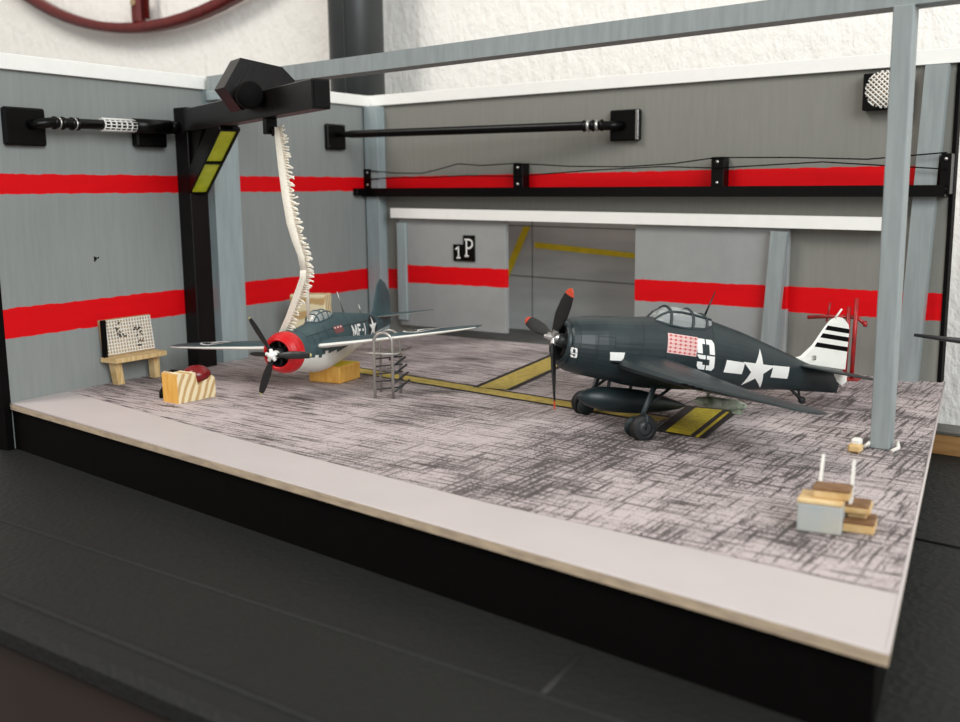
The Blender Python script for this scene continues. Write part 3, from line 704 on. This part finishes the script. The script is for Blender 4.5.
# undercarriage
def wheel(r, w, y, x, z, root, T, name='wheel'):
    b = MB(); b.lathe([(-w/2, r*.55), (-w/2, r*.8), (-w*.42, r*.93), (0, r), (w*.42, r*.93), (w/2, r*.8), (w/2, r*.55)], 'tyre', (x, y, z), (0, 1, 0), 32)
    wo_ = b.build(name, root, T, False)
    b = MB(); b.lathe([(-w*.5, 0), (-w*.52, r*.3), (-w*.45, r*.58), (w*.45, r*.58), (w*.52, r*.3), (w*.5, 0)], 'hub', (x, y, z), (0, 1, 0), 28); b.lathe([(w*.52, r*.62), (w*.56, r*.6), (w*.52, r*.55)], 'hub', (x, y, z), (0, 1, 0), 28); b.build('wheel_hub', wo_, T, False)
wz = -1.955+.03
for sd in (1, -1):
    wheel(.37, .27, sd*1.78, 2.2, wz+.02, hc, TH)
    b = MB(); b.tube([(2.45, sd*1.55, -.78), (2.28, sd*1.5, wz+.35), (2.2, sd*1.5, wz)], [.075, .07, .05], 'sea', 12); b.tube([(2.28, sd*1.5, wz+.36), (2.24, sd*1.62, wz+.38), (2.2, sd*1.9, wz+.36), (2.2, sd*1.9, wz)], .04, 'sea', 8)
    b.tube([(2.95, sd*1.5, -.8), (2.32, sd*1.5, -1.4)], .045, 'sea', 8); b.build('landing_gear_strut', hc, TH)
    b = MB(); b.lathe([(-.03, 0), (-.03, .27), (.03, .27), (.03, 0)], 'sea', (2.12, sd*1.42, wz-.02), (0, 1, 0), 20); b.build('gear_door', hc, TH)
b = MB(); b.tube([(8.0, 0, -.5), (8.35, 0, -.72), (8.47, 0, -.84)], .05, 'tyre', 8); b.tube([(8.3, 0, -.5), (8.42, 0, -.8)], .04, 'tyre', 8); b.build('tailwheel_strut', hc, TH)
wheel(.115, .1, 0, 8.5, -.80, hc, TH, 'tailwheel')
b = MB(); b.lathe([(0, 0), (.06, .1), (.3, .24), (.7, .33), (1.3, .355), (1.9, .34), (2.6, .25), (3.2, .12), (3.5, .02)], 'sea', (1.1, -.1, -1.52), (1, 0, .03), 28)
for x in (2.0, 2.7): b.tube([(x, -.1, -1.25), (x, -.1, -.95)], .05, 'sea', 8)
b.build('drop_tank', hc, TH, False)
b = MB(); b.lathe([(0, 0), (.12, .1), (.4, .15), (1.3, .15), (1.6, .08), (1.62, .0)], 'bomb', (3.3, 2.2, -.95), (1, 0, 0), 20)
for a in range(4): b.box((4.45, -.012, .05), (4.8, .012, .2), 'bomb', Matrix.Translation((0, 2.2, -1.02)) @ Matrix.Rotation(a*PI/2+PI/4, 4, 'X'), 0)
b.tube([(3.7, 2.2, -.9), (3.7, 2.2, -.72)], .05, 'bomb', 8)
b.build('bomb', hc, TH, False)['label'] = 'pale green bomb under the wing'

# ------------------------------------------------------------------ slate fighter with red nose
QW = [17.0701, -29.0295, 3.085, -1.2972, .0135, .0932, 2.0]
wc, TW = plane_root('fighter_airplane', 'slate blue model fighter with red nose ring and white belly, lying on a wood block', QW)
tabW = [(.30, .50, -.52, .51, 2), (.42, .60, -.62, .61, 2), (.6, .65, -.68, .665, 2), (.9, .66, -.70, .68, 2), (1.2, .65, -.72, .68, 2), (1.25, .62, -.70, .65, 2), (1.8, .66, -.82, .66, 2.1), (2.4, .74, -.92, .65, 2.1), (3.0, .86, -.95, .63, 1.95),
        (3.8, .94, -.88, .58, 1.85), (4.6, .88, -.74, .50, 1.85), (5.5, .76, -.55, .40, 1.9), (6.4, .66, -.38, .30, 2), (7.2, .56, -.24, .22, 2), (8.0, .42, -.1, .13, 2), (8.75, .2, .0, .04, 2)]
xsW = [.3, .36, .42, .5, .6, .75, .8, .9, 1.05, 1.2, 1.25]+[1.5+.22*i for i in range(33)]+[8.75]
def mW(c):
    if c.x < .78: return 'cowlred'
    lim = -.30+.05*math.sin(c.x*9)+.03*math.sin(c.x*23) if c.x < 3 else -.32+.05*(c.x-3)
    return 'under' if c.z < lim else 'slate'
fb = MB(); loft_fus(fb, tabW, sorted(set(round(x, 3) for x in xsW if x <= 8.75)), 48, mW)
bv = surf_bvh(fb)
for sd in (1, -1):
    pline([(1.22, -.6), (1.22, .6)], .03, 'panel', sd); pline([(1.3, .38), (2.5, .42)], .018, 'panel', sd); pline([(2.0, -.3), (2.0, .6)], .018, 'panel', sd); pline([(1.6, .38), (1.6, -.2)], .018, 'panel', sd)
    pline([(2.5, -.2), (2.6, .6)], .018, 'panel', sd); pline([(2.7, .45), (6.8, .38)], .02, 'panel', sd); pline([(4.4, .8), (4.4, -.3)], .018, 'panel', sd)
    x0 = 6.6; decal(fb, bv, circ(x0, .1, .44), 'insig', sd, .008); decal(fb, bv, star_poly(x0, .1, .41), 'white', sd, .016)
    decal(fb, bv, [(3.1, .50), (3.8, .50), (3.8, .26), (3.1, .26)], 'kill', sd, .01)
    for k in range(3): decal(fb, bv, [(3.15+.22*k, .47), (3.27+.22*k, .47), (3.27+.22*k, .42), (3.15+.22*k, .42)], 'flag_pink', sd, .016)
# lettering MF-1 on the port side reads nose to tail
def letters(b, bv, x0, zc, h, sd):
    w = .085; g = []
    def st(ax, az, cx, cz): g.append(((ax, az), (cx, cz)))
    X = 0
    st(X, -1, X, 1); st(X, 1, X+.55, -.6); st(X+.55, -.6, X+1.1, 1); st(X+1.1, 1, X+1.1, -1)
    X = 1.6; st(X, -1, X, 1); st(X, .87, X+.85, .87); st(X, .05, X+.65, .05)
    X = 2.75; st(X, -.05, X+.45, -.05)
    X = 3.65; st(X, -1, X, 1); 
    for (a, c) in g:
        a = Vector((a[0]*h*.78, a[1]*h/2, 0)); c = Vector((c[0]*h*.78, c[1]*h/2, 0)); t = (c-a).normalized(); p = Vector((-t.y, t.x, 0))*w/2
        q = [a-p, c-p, c+p, a+p]
        q = [((x0+v.x) if sd > 0 else (x0+1.3-v.x), zc+v.y-.04*(v.x)) for v in q]
        decal(b, bv, q, 'white', sd, .014, .1)
for sd in (1, -1): letters(fb, bv, 4.55, .17, .42, sd)
fb.build('fuselage', wc, TW, False)
b = MB(); b.lathe([(.30, .51), (.24, .49), (.22, .46), (.25, .42), (.3, .41)], 'cowlred', (0, 0, -.01), (1, 0, 0), 40); b.lathe([(.3, .41), (.75, .41), (.75, 0)], 'engine', (0, 0, -.01), (1, 0, 0), 40)
b.build('cowl_ring', wc, TW, False)
b = MB(); b.lathe([(.18, .0), (.2, .12), (.35, .18), (.5, .2), (.7, .2)], 'engine', (0, 0, 0), (1, 0, 0), 24)
for k in range(7):
    a = 2*PI*k/7; b.tube([(.55, .1*math.cos(a), .1*math.sin(a)), (.55, .38*math.cos(a), .38*math.sin(a))], .07, 'engine', 8)
b.build('engine', wc, TW, False)
pr = MB(); pr.lathe([(-.22, 0), (-.2, .09), (-.1, .12), (.05, .13), (.2, .12), (.25, .12)], 'white', (0, 0, 0), (1, 0, 0), 20)
for k in range(5):
    a = 2*PI*k/5+.3; pr.lathe([(0, .06), (.2, .055), (.21, 0)], 'white', (-.1, 0, 0), (0, math.cos(a), math.sin(a)), 10)
pr.build('propeller_hub', wc, TW, False)['label'] = 'white propeller boss'
for a, R_b in ((120, 1.42), (-3, 1.36), (-117, 1.38)):
    b = MB(); blade(b, math.radians(a), R_b, .25, 'blade', 'pale_tip', .1, 0, .06); b.build('propeller_blade', wc, TW, False)
b = MB(); blade(b, math.radians(176), .92, .16, 'blade', 'blade', .3, .12, .05); b.build('propeller_blade', wc, TW, False)  # unidentified dark pointed shape beside the hub, modelled as a short extra blade
wsW = [(.3, 1.7, 2.5, .0, .14), (.7, 1.72, 2.45, .01, .14), (2.0, 1.85, 2.25, .05, .13), (4.0, 2.1, 1.85, .13, .115), (5.2, 2.28, 1.5, .19, .10), (5.6, 2.42, 1.2, .21, .09), (5.8, 2.65, .7, .22, .07)]
for sd in (1, -1):
    b = MB(); wing_loft(b, wsW, 'slate', 'under', 'y', sd, 1); bw = surf_bvh(b)
    cx, cy = 2.95, sd*3.9
    decal(b, bw, circ(cx, cy, .62), 'insig', 1, .01, .15, 'z'); decal(b, bw, star_poly(cx, cy, .6, PI), 'white', 1, .02, .15, 'z')
    rin, ro = .62, .70
    for k in range(24):
        a1, a2 = 2*PI*k/24, 2*PI*(k+1)/24
        if math.cos((a1+a2)/2) < .3: decal(b, bw, [(cx+r*math.cos(a), cy+r*math.sin(a)) for r, a in ((rin, a1), (ro, a1), (ro, a2), (rin, a2))], 'white', 1, .02, .3, 'z')
    wo = b.build('wing', wc, TW, False)
    b = MB(); b.add([Vector(p) for p in ((3.05, sd*.8, -.15), (3.0, sd*1.0, -.13), (2.9, sd*1.0, -.15))], [(0, 1, 2)], 'panel')
sW = [(.1, 7.3, 1.25, .42, .1), (1.2, 7.5, 1.0, .45, .09), (1.9, 7.75, .7, .47, .08), (2.1, 7.95, .35, .47, .06)]
for sd in (1, -1):
    b = MB(); wing_loft(b, sW, 'slate', 'under', 'y', sd); b.build('tailplane', wc, TW, False)
b = MB(); LEw = [(.4, 6.9), (.7, 7.3), (1.2, 7.6), (1.6, 7.85), (1.79, 8.15)]; TEw = [(.4, 8.85), (.9, 8.95), (1.3, 8.85), (1.6, 8.65), (1.79, 8.3)]
prev = None
for z in [.2+.05*i for i in range(32)]+[1.79]:
    a, c = xl(z, LEw), xl(z, TEw); ch = max(.05, c-a)
    ring = [Vector((a+t*ch, y*.07*ch*1.2, z)) for t, y in af]+[Vector((a+t*ch, -y*.07*ch*1.2, z)) for t, y in af[-2:0:-1]]
    if prev:
        for k in range(len(ring)): b.add([prev[k], prev[(k+1) % len(ring)], ring[(k+1) % len(ring)], ring[k]], [(0, 1, 2, 3)], 'slate', True)
    prev = ring
b.add(prev, [tuple(range(len(prev)))], 'slate'); b.build('fin', wc, TW, False)
b = MB(); b.tube([(4.95, 0, .85), (4.63, 0, 1.6)], [.03, .015], 'silver', 6); b.build('mast', wc, TW)
b = MB(); b.tube([(6.3, 0, .6), (6.2, 0, 1.0)], [.035, .025], 'silver', 6); b.build('mast', wc, TW)
b = MB(); b.box((2.65, -.24, .5), (3.6, .24, .8), 'darkint', None, .02); b.box((3.3, -.13, .8), (3.42, .13, 1.0), 'skin', None, .03); b.build('cockpit', wc, TW, False)
canopy(wc, TW, [(2.5, .72, .78, .75), (2.66, .72, 1.0, .9), (2.8, .74, 1.09, 1), (3.1, .76, 1.11, 1), (3.4, .80, 1.09, 1), (3.7, .88, .98, .8)], 'slate', [2.66, 2.95, 3.3], .28, [0, 3, 9, 12], .025)

# ------------------------------------------------------------------ small things on the hangar floor
TXY = lambda x, y: Matrix.Translation((-x, -y, 0))
def wood_block(name, c, rot, size, label, mats=('wood', 'wood_o', 'wood_y'), cat='block'):
    b = MB(); sx, sy, sz = size; b.box((-sx/2, -sy/2, 0), (sx/2, sy/2, sz), mats[0], None, .08)
    o = b.build(name)
    for m_ in mats[1:]: o.data.materials.append(M[m_])
    for p in o.data.polygons:
        if p.normal.z > .8: p.material_index = 2
        elif abs(p.normal.y) > .8 or p.normal.x > .8: p.material_index = 1
    o.location = Vector((c[0], c[1], .03))*S; o.rotation_euler = (0, 0, rot)
    return tag(o, label, cat)
wood_block('wood_block', (14.7, -21.1), .15, (2.6, 2.6, 1.2), 'orange wood block with yellow top under the red nosed fighter', ('wood_o', 'wood_o', 'wood_y'))
wood_block('wood_block', (4.75, -13.2), WA+.35, (3.0, 1.6, 4.9), 'tall pale wood block standing behind the red nosed fighter near the left wall', ('wood_s', 'wood_s', 'wood_s'))

# notched block with dark red bowl seat
sb = thing('wooden_seat_block', 'small notched striped wood block left of the red nosed fighter', 'block', (11.4, -31.2, .03))
b = MB(); b.prism([(-1.35, 0), (1.6, 0), (1.6, 1.25), (1.35, 1.45), (.45, 1.05), (.2, .95), (.05, 1.8), (-.55, 1.75), (-1.2, 1.95), (-1.4, 1.85)], -.75, .75, 'wood_s', lambda y, z, x: (x, y, z))
o = b.build('block', sb); o.data.materials.append(M['wood_o'])
for p in o.data.polygons:
    if p.normal.y < -.8: p.material_index = 1
bm = bmesh.new(); bmesh.ops.create_uvsphere(bm, u_segments=28, v_segments=16, radius=1)
for v in bm.verts: v.co = Vector((v.co.x*.9, v.co.y*.9, v.co.z*.6))
b = MB(); b.bm(bm, 'seat_red', Matrix.Translation((.0, .85, 1.5)), True); o = b.build('padded_bowl'); tag(o, 'dark red glossy pad lying in the notch of the small wood block', 'pad'); o.location = Vector((11.35, -31.25, .03))*S
b = MB(); b.tube([(10.1, -32.0, 1.3), (9.9, -31.2, 1.55), (10.0, -30.2, 1.45)], [.25, .3, .2], 'black', 14); b.tube([(9.6, -31.9, .4), (9.9, -31.2, 1.5)], .15, 'black', 8); b.tube([(9.8, -30.4, .05), (9.9, -30.5, 1.4)], .15, 'black', 8); b.tube([(9.6, -31.9, .05), (9.6, -31.9, .5)], .15, 'black', 8)
tag(b.build('tool_bundle'), 'dark object half hidden behind the small notched wood block', 'tool')

# bench
bx_, by_ = 2.9, -27.9
bn = thing('bench', 'small pale wooden bench with lattice backboard against the left wall', 'bench', (bx_, by_, 0.03), (0, 0, WA-.03))
b = MB(); b.prism([(-.75, -3.3), (.75, -3.15), (.8, -1), (.75, 1.15), (-.75, 1.15)], 1.6, 1.92, 'wood', lambda x, y, z: (x, y, z)); b.build('seat', bn)
for yy in (-2.5, .55):
    b = MB(); b.prism([(yy-.2, 0), (yy+.35, 0), (yy+.15, 1.6), (yy-.45, 1.6)] if yy < 0 else [(yy-.1, 0), (yy+.35, 0), (yy+.35, 1.6), (yy-.15, 1.6)], -.4, .2, 'wood', lambda y, z, x: (x, y, z)); b.build('leg', bn)
b = MB(); TL = Matrix.Translation((-.45, 0, 1.92)) @ Matrix.Rotation(-.14, 4, 'Y')
b.box((-.18, -3.2, 0), (.0, 1.15, 2.6), 'tan', TL, .03); bk_ = b.build('backboard', bn)
b = MB()
for k in range(18): b.box((.0, -2.98+k*.235, .12), (.05, -2.92+k*.235, 2.5), 'mesh_white', TL, 0)
for k in range(11): b.box((.02, -3.02, .13+k*.232), (.07, 1.08, .19+k*.232), 'mesh_white', TL, 0)
b.build('lattice', bk_)
b = MB(); rnd = random.Random(3)
for cx, cz, n_ in ((-1.5, 1.3, 6), (-.15, 1.5, 8), (-.2, .6, 4), (-2.0, 2.0, 4)):
    for k in range(n_):
        y_ = cx+rnd.uniform(-.35, .35); z_ = cz+rnd.uniform(-.3, .3); b.box((.07, y_-.11, z_-.035), (.1, y_+.11, z_+.035), 'blackm', TL @ Matrix.Translation((0, y_, z_)) @ Matrix.Rotation(rnd.uniform(-1, 1), 4, 'X') @ Matrix.Translation((0, -y_, -z_)), 0)
b.build('scribble', bk_)
b = MB(); b.box((-.62, -3.25, 1.92), (-.4, -2.9, 4.5), 'blackm', None, .02); b.build('dark_upright', bn)

# boarding ladder of bent wire
ld = thing('boarding_ladder', 'grey wire boarding ladder with two hoops beside the red nosed fighter', 'ladder', (21.6, -23.2, .03))
T = Matrix.Translation((-21.6, 23.2, -.03))
def hoop(p, q, h):
    p = Vector((*p, 0)); q = Vector((*q, 0)); r = (q-p).length/2; u_ = (q-p).normalized(); pts = [p+Vector((0, 0, .04)), p+Vector((0, 0, h-r))]
    for k in range(1, 10): pts.append((p+q)/2+u_*(-r*math.cos(PI*k/10))+Vector((0, 0, h-r+r*math.sin(PI*k/10))))
    pts += [q+Vector((0, 0, h-r)), q+Vector((0, 0, .04))]; return pts
A1_, A2_, B1_, B2_ = (21.45, -24.55), (22.45, -23.95), (20.35, -22.7), (21.75, -22.35)
b = MB(); b.tube(hoop(A1_, A2_, 4.25), .10, 'ladder', 8); b.build('front_hoop', ld, T)
b = MB(); b.tube(hoop(B1_, B2_, 4.15), .10, 'ladder', 8); b.build('rear_hoop', ld, T)
b = MB()
b.tube([(20.6, -25.0, 2.95), (22.7, -23.9, 2.9), (21.95, -21.6, 2.95)], .08, 'ladder', 8)
b.box((21.2, -24.3, 2.85), (22.1, -22.6, 2.93), 'ladder', None, .02); b.build('platform', ld, T)
for k in range(5):
    z_ = .45+.5*k; b = MB(); b.tube([(22.4-.1*k, -23.7, z_), (22.2-.1*k, -22.0, z_+.45)], .07, 'hub', 6); b.tube([(20.9, -23.9, z_), (22.0, -22.4, z_+.05)], .05, 'hub', 6); b.build('rung', ld, T)

# wooden steps lower right
sp_ = thing('wooden_steps', 'tiny wooden steps with brown treads and pale grey block at the front right corner', 'steps', (53, -34, .03))
T = Matrix.Translation((-53, 34, -.03)); SR = Matrix.Translation((52.0, -35.05, .03)) @ rz(.16)
b = MB(); b.box((0, 0, 0), (1.62, 1.3, 1.1), 'ghostgrey', SR, .04); b.build('grey_block', sp_, T)
b = MB(); b.box((-.02, -.02, 1.1), (1.66, 1.35, 1.3), 'wood', SR, .05); b.build('top_board', sp_, T)
b = MB(); b.box((.5, .25, 1.3), (1.85, 1.15, 1.62), 'wood', SR, .05); b.box((.48, .23, 1.6), (1.87, 1.17, 1.74), 'wood_br', SR, .04); b.build('upper_tread', sp_, T)
b = MB(); b.box((1.5, .9, .62), (2.55, 2.0, .85), 'wood', SR @ Matrix.Rotation(.05, 4, 'X'), .04); b.box((1.5, .9, .85), (2.5, 2.0, 1.0), 'wood_br', SR, .04); b.box((1.7, 1.1, .45), (2.4, 1.9, .64), 'wood', SR, .03); b.build('tread', sp_, T)
b = MB(); b.box((1.6, .55, .0), (2.75, 1.9, .35), 'wood', SR, .05); b.box((1.6, .55, .33), (2.75, 1.9, .46), 'wood_br', SR, .04); b.build('lower_tread', sp_, T)
for x0, y0, h0, h1 in ((.55, 1.2, 1.2, 2.55), (1.75, .95, .9, 2.55)):
    b = MB(); b.prism([(y0, h0), (y0+.3, h0), (y0+1.1, h1), (y0+.85, h1)] if x0 < 1 else [(y0, h0), (y0+.55, h0), (y0+.9, h1), (y0+.7, h1)], x0, x0+.11, 'post_scrap', lambda y, z, x: (x, y, z), SR); b.build('side_rail', sp_, T)
def scrap(b):
    b.box((50.25, -22.15, .03), (50.9, -21.5, .5), 'wood', None, .12); b.box((50.35, -22.0, .4), (50.85, -21.5, .75), 'post_scrap', None, .1)
one(scrap, 'wood_scrap', 'small crumb of pale wood on the floor left of the post foot', 'scrap')
def scrap2(b):
    b.tube([(50.75, -20.9, .1), (50.95, -20.8, .35), (50.85, -20.65, .08)], .09, 'post_scrap', 8)
    b.tube([(52.05, -20.9, .08), (52.3, -20.5, .2), (52.15, -20.1, .4)], .1, 'post_scrap', 8)
one(scrap2, 'dried_glue', 'clear white beads of dried glue around the post foot', 'glue')

# red stand behind the tail
rs_ = thing('red_stand', 'thin red plastic stand behind the striped tail of the dark blue fighter', 'stand', (44.45, -2.2, .03))
for dx in (0, .48):
    b = MB(); b.tube([(dx, 0, .0), (dx+.1, 0, 5.6 if dx else 5.0)], .15, 'redp', 8); b.build('upright', rs_)
b = MB(); b.tube([(-2.7, .1, 4.1), (-1.2, .1, 4.25), (.6, .1, 4.3), (1.1, .0, 3.95)], .13, 'redp', 8); b.tube([(-1.4, .1, 3.9), (-1.2, .1, 5.2)], .07, 'redp', 6); b.lathe([(-.1, 0), (-.05, .2), (.15, .2), (.2, 0)], 'redp', (1.15, 0, 3.9), (1, 0, 0), 12); b.build('crossbar', rs_)
b = MB(); b.box((-.5, -.5, 0), (1.0, .5, .12), 'redp'); b.build('foot', rs_)

# ------------------------------------------------------------------ outside the hangar
def tube_stove(b):
    b.tube([(-8.1, 7.6, -3), (-8.1, 7.6, 70)], 2.78, 'pipe', 40)
    b.box((-7.3, 4.8, -3), (-7.2, 5.0, 70), 'pipe', None, .02)
one(tube_stove, 'stove_pipe', 'thick dark stove pipe rising behind the hangar corner', 'pipe')
b = MB(); b.box((-190, 13, -80), (130, 16, 90), 'stucco', None, 0); struct(b.build('wall_room'), 'white rough plaster wall of the room', 'wall')
b = MB(); b.box((-200, -200, -82), (160, 16, -80), 'ground', None, 0); struct(b.build('ground'), 'dark brown floor of the room', 'floor')
tb = thing('table', 'dark textured table top with stitched seams under the hangar model', 'table', (20, -20, -3.0))
T = Matrix.Translation((-20, 20, 3))
b = MB(); b.box((-60, -53.4, -4.2), (110, 1.2, -3.0), 'table', None, .3); b.build('table_top', tb, T)
for (x0, y0, x1, y1, r) in ((-60, -46.4, 110, -46.9, .16), (-60, -51.3, 110, -52.4, .2), (47.35, -43.5, 47.7, -46.8, .14), (56.2, -20, 110, -50, .1), (52.5, -24.3, 110, -30.5, .12), (52, -21.3, 110, -30, .0)):
    if r <= 0: continue
    b = MB(); b.tube([(x0, y0, -3.0-r*.35), (x1, y1, -3.0-r*.35)], r, 'table_g' if r < .15 else 'table', 8); b.build('seam', tb, T)
b = MB(); b.box((-58, -52.9, -80), (108, 1, -4.2), 'ground', None, .3); b.build('table_body', tb, T)
lg = thing('wooden_plank', 'tan wooden plank with grey top lying at the right behind the hangar board', 'plank', (60, -6.5, -3))
T = Matrix.Translation((-60, 6.5, 3))
b = MB(); b.box((50.95, -7.8, -3.0), (85, -5.6, -1.75), 'ledge', Matrix.Translation((52, -7.8, 0)) @ rz(-.05) @ Matrix.Translation((-52, 7.8, 0)), .04); b.build('plank', lg, T)
b = MB(); b.box((51.05, -7.85, -1.75), (85, -5.6, -1.55), 'ledge_g', Matrix.Translation((52, -7.8, 0)) @ rz(-.05) @ Matrix.Translation((-52, 7.8, 0)), .03); b.build('grey_top', lg, T)
# big red iron hoop on the room wall
hp = thing('iron_hoop', 'large dark red iron hoop hanging on the white wall, lower arc in view', 'hoop', (-44.6, 12.9, 92.2))
n = 120; b = MB(); R0 = 58.6
sec = [(-.6, -.9), (-.6, -2.3), (.6, -2.3), (.6, -.9)]
vs = []; 
for k in range(n):
    a = 2*PI*k/n
    for dr, dy in sec: vs.append(((R0+dr)*math.cos(a), dy, (R0+dr)*math.sin(a)))
b.add(vs, [(k*4+j, k*4+(j+1) % 4, ((k+1) % n)*4+(j+1) % 4, ((k+1) % n)*4+j) for k in range(n) for j in range(4)], 'hoop', True)
b.build('rim', hp)
b = MB()
for a in range(0, 360, 45):
    aa = math.radians(a-91.5); b.tube([((R0-1)*math.cos(aa), -1.7, (R0-1)*math.sin(aa)), (6*math.cos(aa), -1.7, 6*math.sin(aa))], .45, 'hoop', 8)
b.build('spoke', hp)
b = MB(); aa = math.radians(-94.5); b.box((-3.9, -2.4, -58.2), (-2.1, -1.0, -54.6), 'hoop', None, .4); b.tube([(-3, -2.6, -55.6), (-3, -.8, -55.6)], .4, 'tan', 12); b.build('lug', hp)
b = MB(); b.lathe([(-2.2, 0), (-2.2, 7), (-.9, 7), (-.9, 0)], 'hoop', (0, 0, 0), (0, 1, 0), 30); b.build('centre_disc', hp)
# dark arm reaching in from the right
dr_ = thing('dark_rod', 'dark tapered rod reaching in from the right in front of the back wall pillar', 'rod', (68.5, -12, -3))
b = MB(); b.tube([(-17.6, 0.0, 7.75), (-15, -.1, 7.6), (0, -1, 7.1)], [.09, .17, .3], 'hub', 12); b.build('arm', dr_)
b = MB(); b.tube([(0, -1, 0.3), (0, -1, 7.4)], .3, 'hub', 12); b.lathe([(0, 2), (.3, 2), (.4, 0)], 'hub', (0, -1, 0), (0, 0, 1), 24); b.build('stand', dr_)
# tiny painted marks on the left wall
b = MB(); 
for k in range(4): b.box((0, -31.1+.1*k, 8.55+.1*k), (.03, -31.0+.1*k, 8.9-.05*k), 'blackm', WL, 0)
tag(b.build('paint_chip'), 'tiny dark chip on the left wall above the bench', 'mark')

# ------------------------------------------------------------------ camera, light, look
C_ = Vector((63.8955, -72.639, 13.0295)); yaw, pitch, roll, f = .6182, .1654, -.0107, 1018.14
fw = Vector((-math.sin(yaw)*math.cos(pitch), math.cos(yaw)*math.cos(pitch), -math.sin(pitch)))
r0 = Vector((math.cos(yaw), math.sin(yaw), 0)); u0 = r0.cross(fw)
r1 = math.cos(roll)*r0+math.sin(roll)*u0; u1 = -math.sin(roll)*r0+math.cos(roll)*u0
cam = bpy.data.cameras.new('camera'); co = bpy.data.objects.new('camera', cam); COL.objects.link(co)
Rm = Matrix((r1, u1, -fw)).transposed().to_4x4(); co.matrix_world = Matrix.Translation(C_*S) @ Rm
cam.sensor_width = 36; cam.lens = 36*f/960; cam.clip_start = .005; cam.clip_end = 50
cam.dof.use_dof = True; cam.dof.focus_distance = .60; cam.dof.aperture_fstop = 12
bpy.context.scene.camera = co
w = bpy.data.worlds.new('room_light'); bpy.context.scene.world = w; w.use_nodes = True
w.node_tree.nodes['Background'].inputs[0].default_value = (1, .97, .93, 1); w.node_tree.nodes['Background'].inputs[1].default_value = .5
def area(name, loc, at, size, power, col):
    l = bpy.data.lights.new(name, 'AREA'); l.shape = 'RECTANGLE'; l.size = size[0]*S; l.size_y = size[1]*S; l.energy = power; l.color = col
    o = bpy.data.objects.new(name, l); COL.objects.link(o); o.location = Vector(loc)*S
    o.rotation_euler = (Vector(at)-Vector(loc)).to_track_quat('-Z', 'Y').to_euler(); return o
area('window_light', (190, -110, 95), (15, -10, 5), (110, 110), 34, (.93, .98, 1))
area('fill_light', (-40, -120, 150), (10, 0, 5), (60, 60), 17, (1, .95, .89))  # added warm fill that brightens the room wall, not a lamp of the room
sc = bpy.context.scene
sc.view_settings.view_transform = 'Standard'; sc.view_settings.look = 'None'; sc.view_settings.gamma = 1
sc.view_settings.use_curve_mapping = False; sc.view_settings.exposure = 0
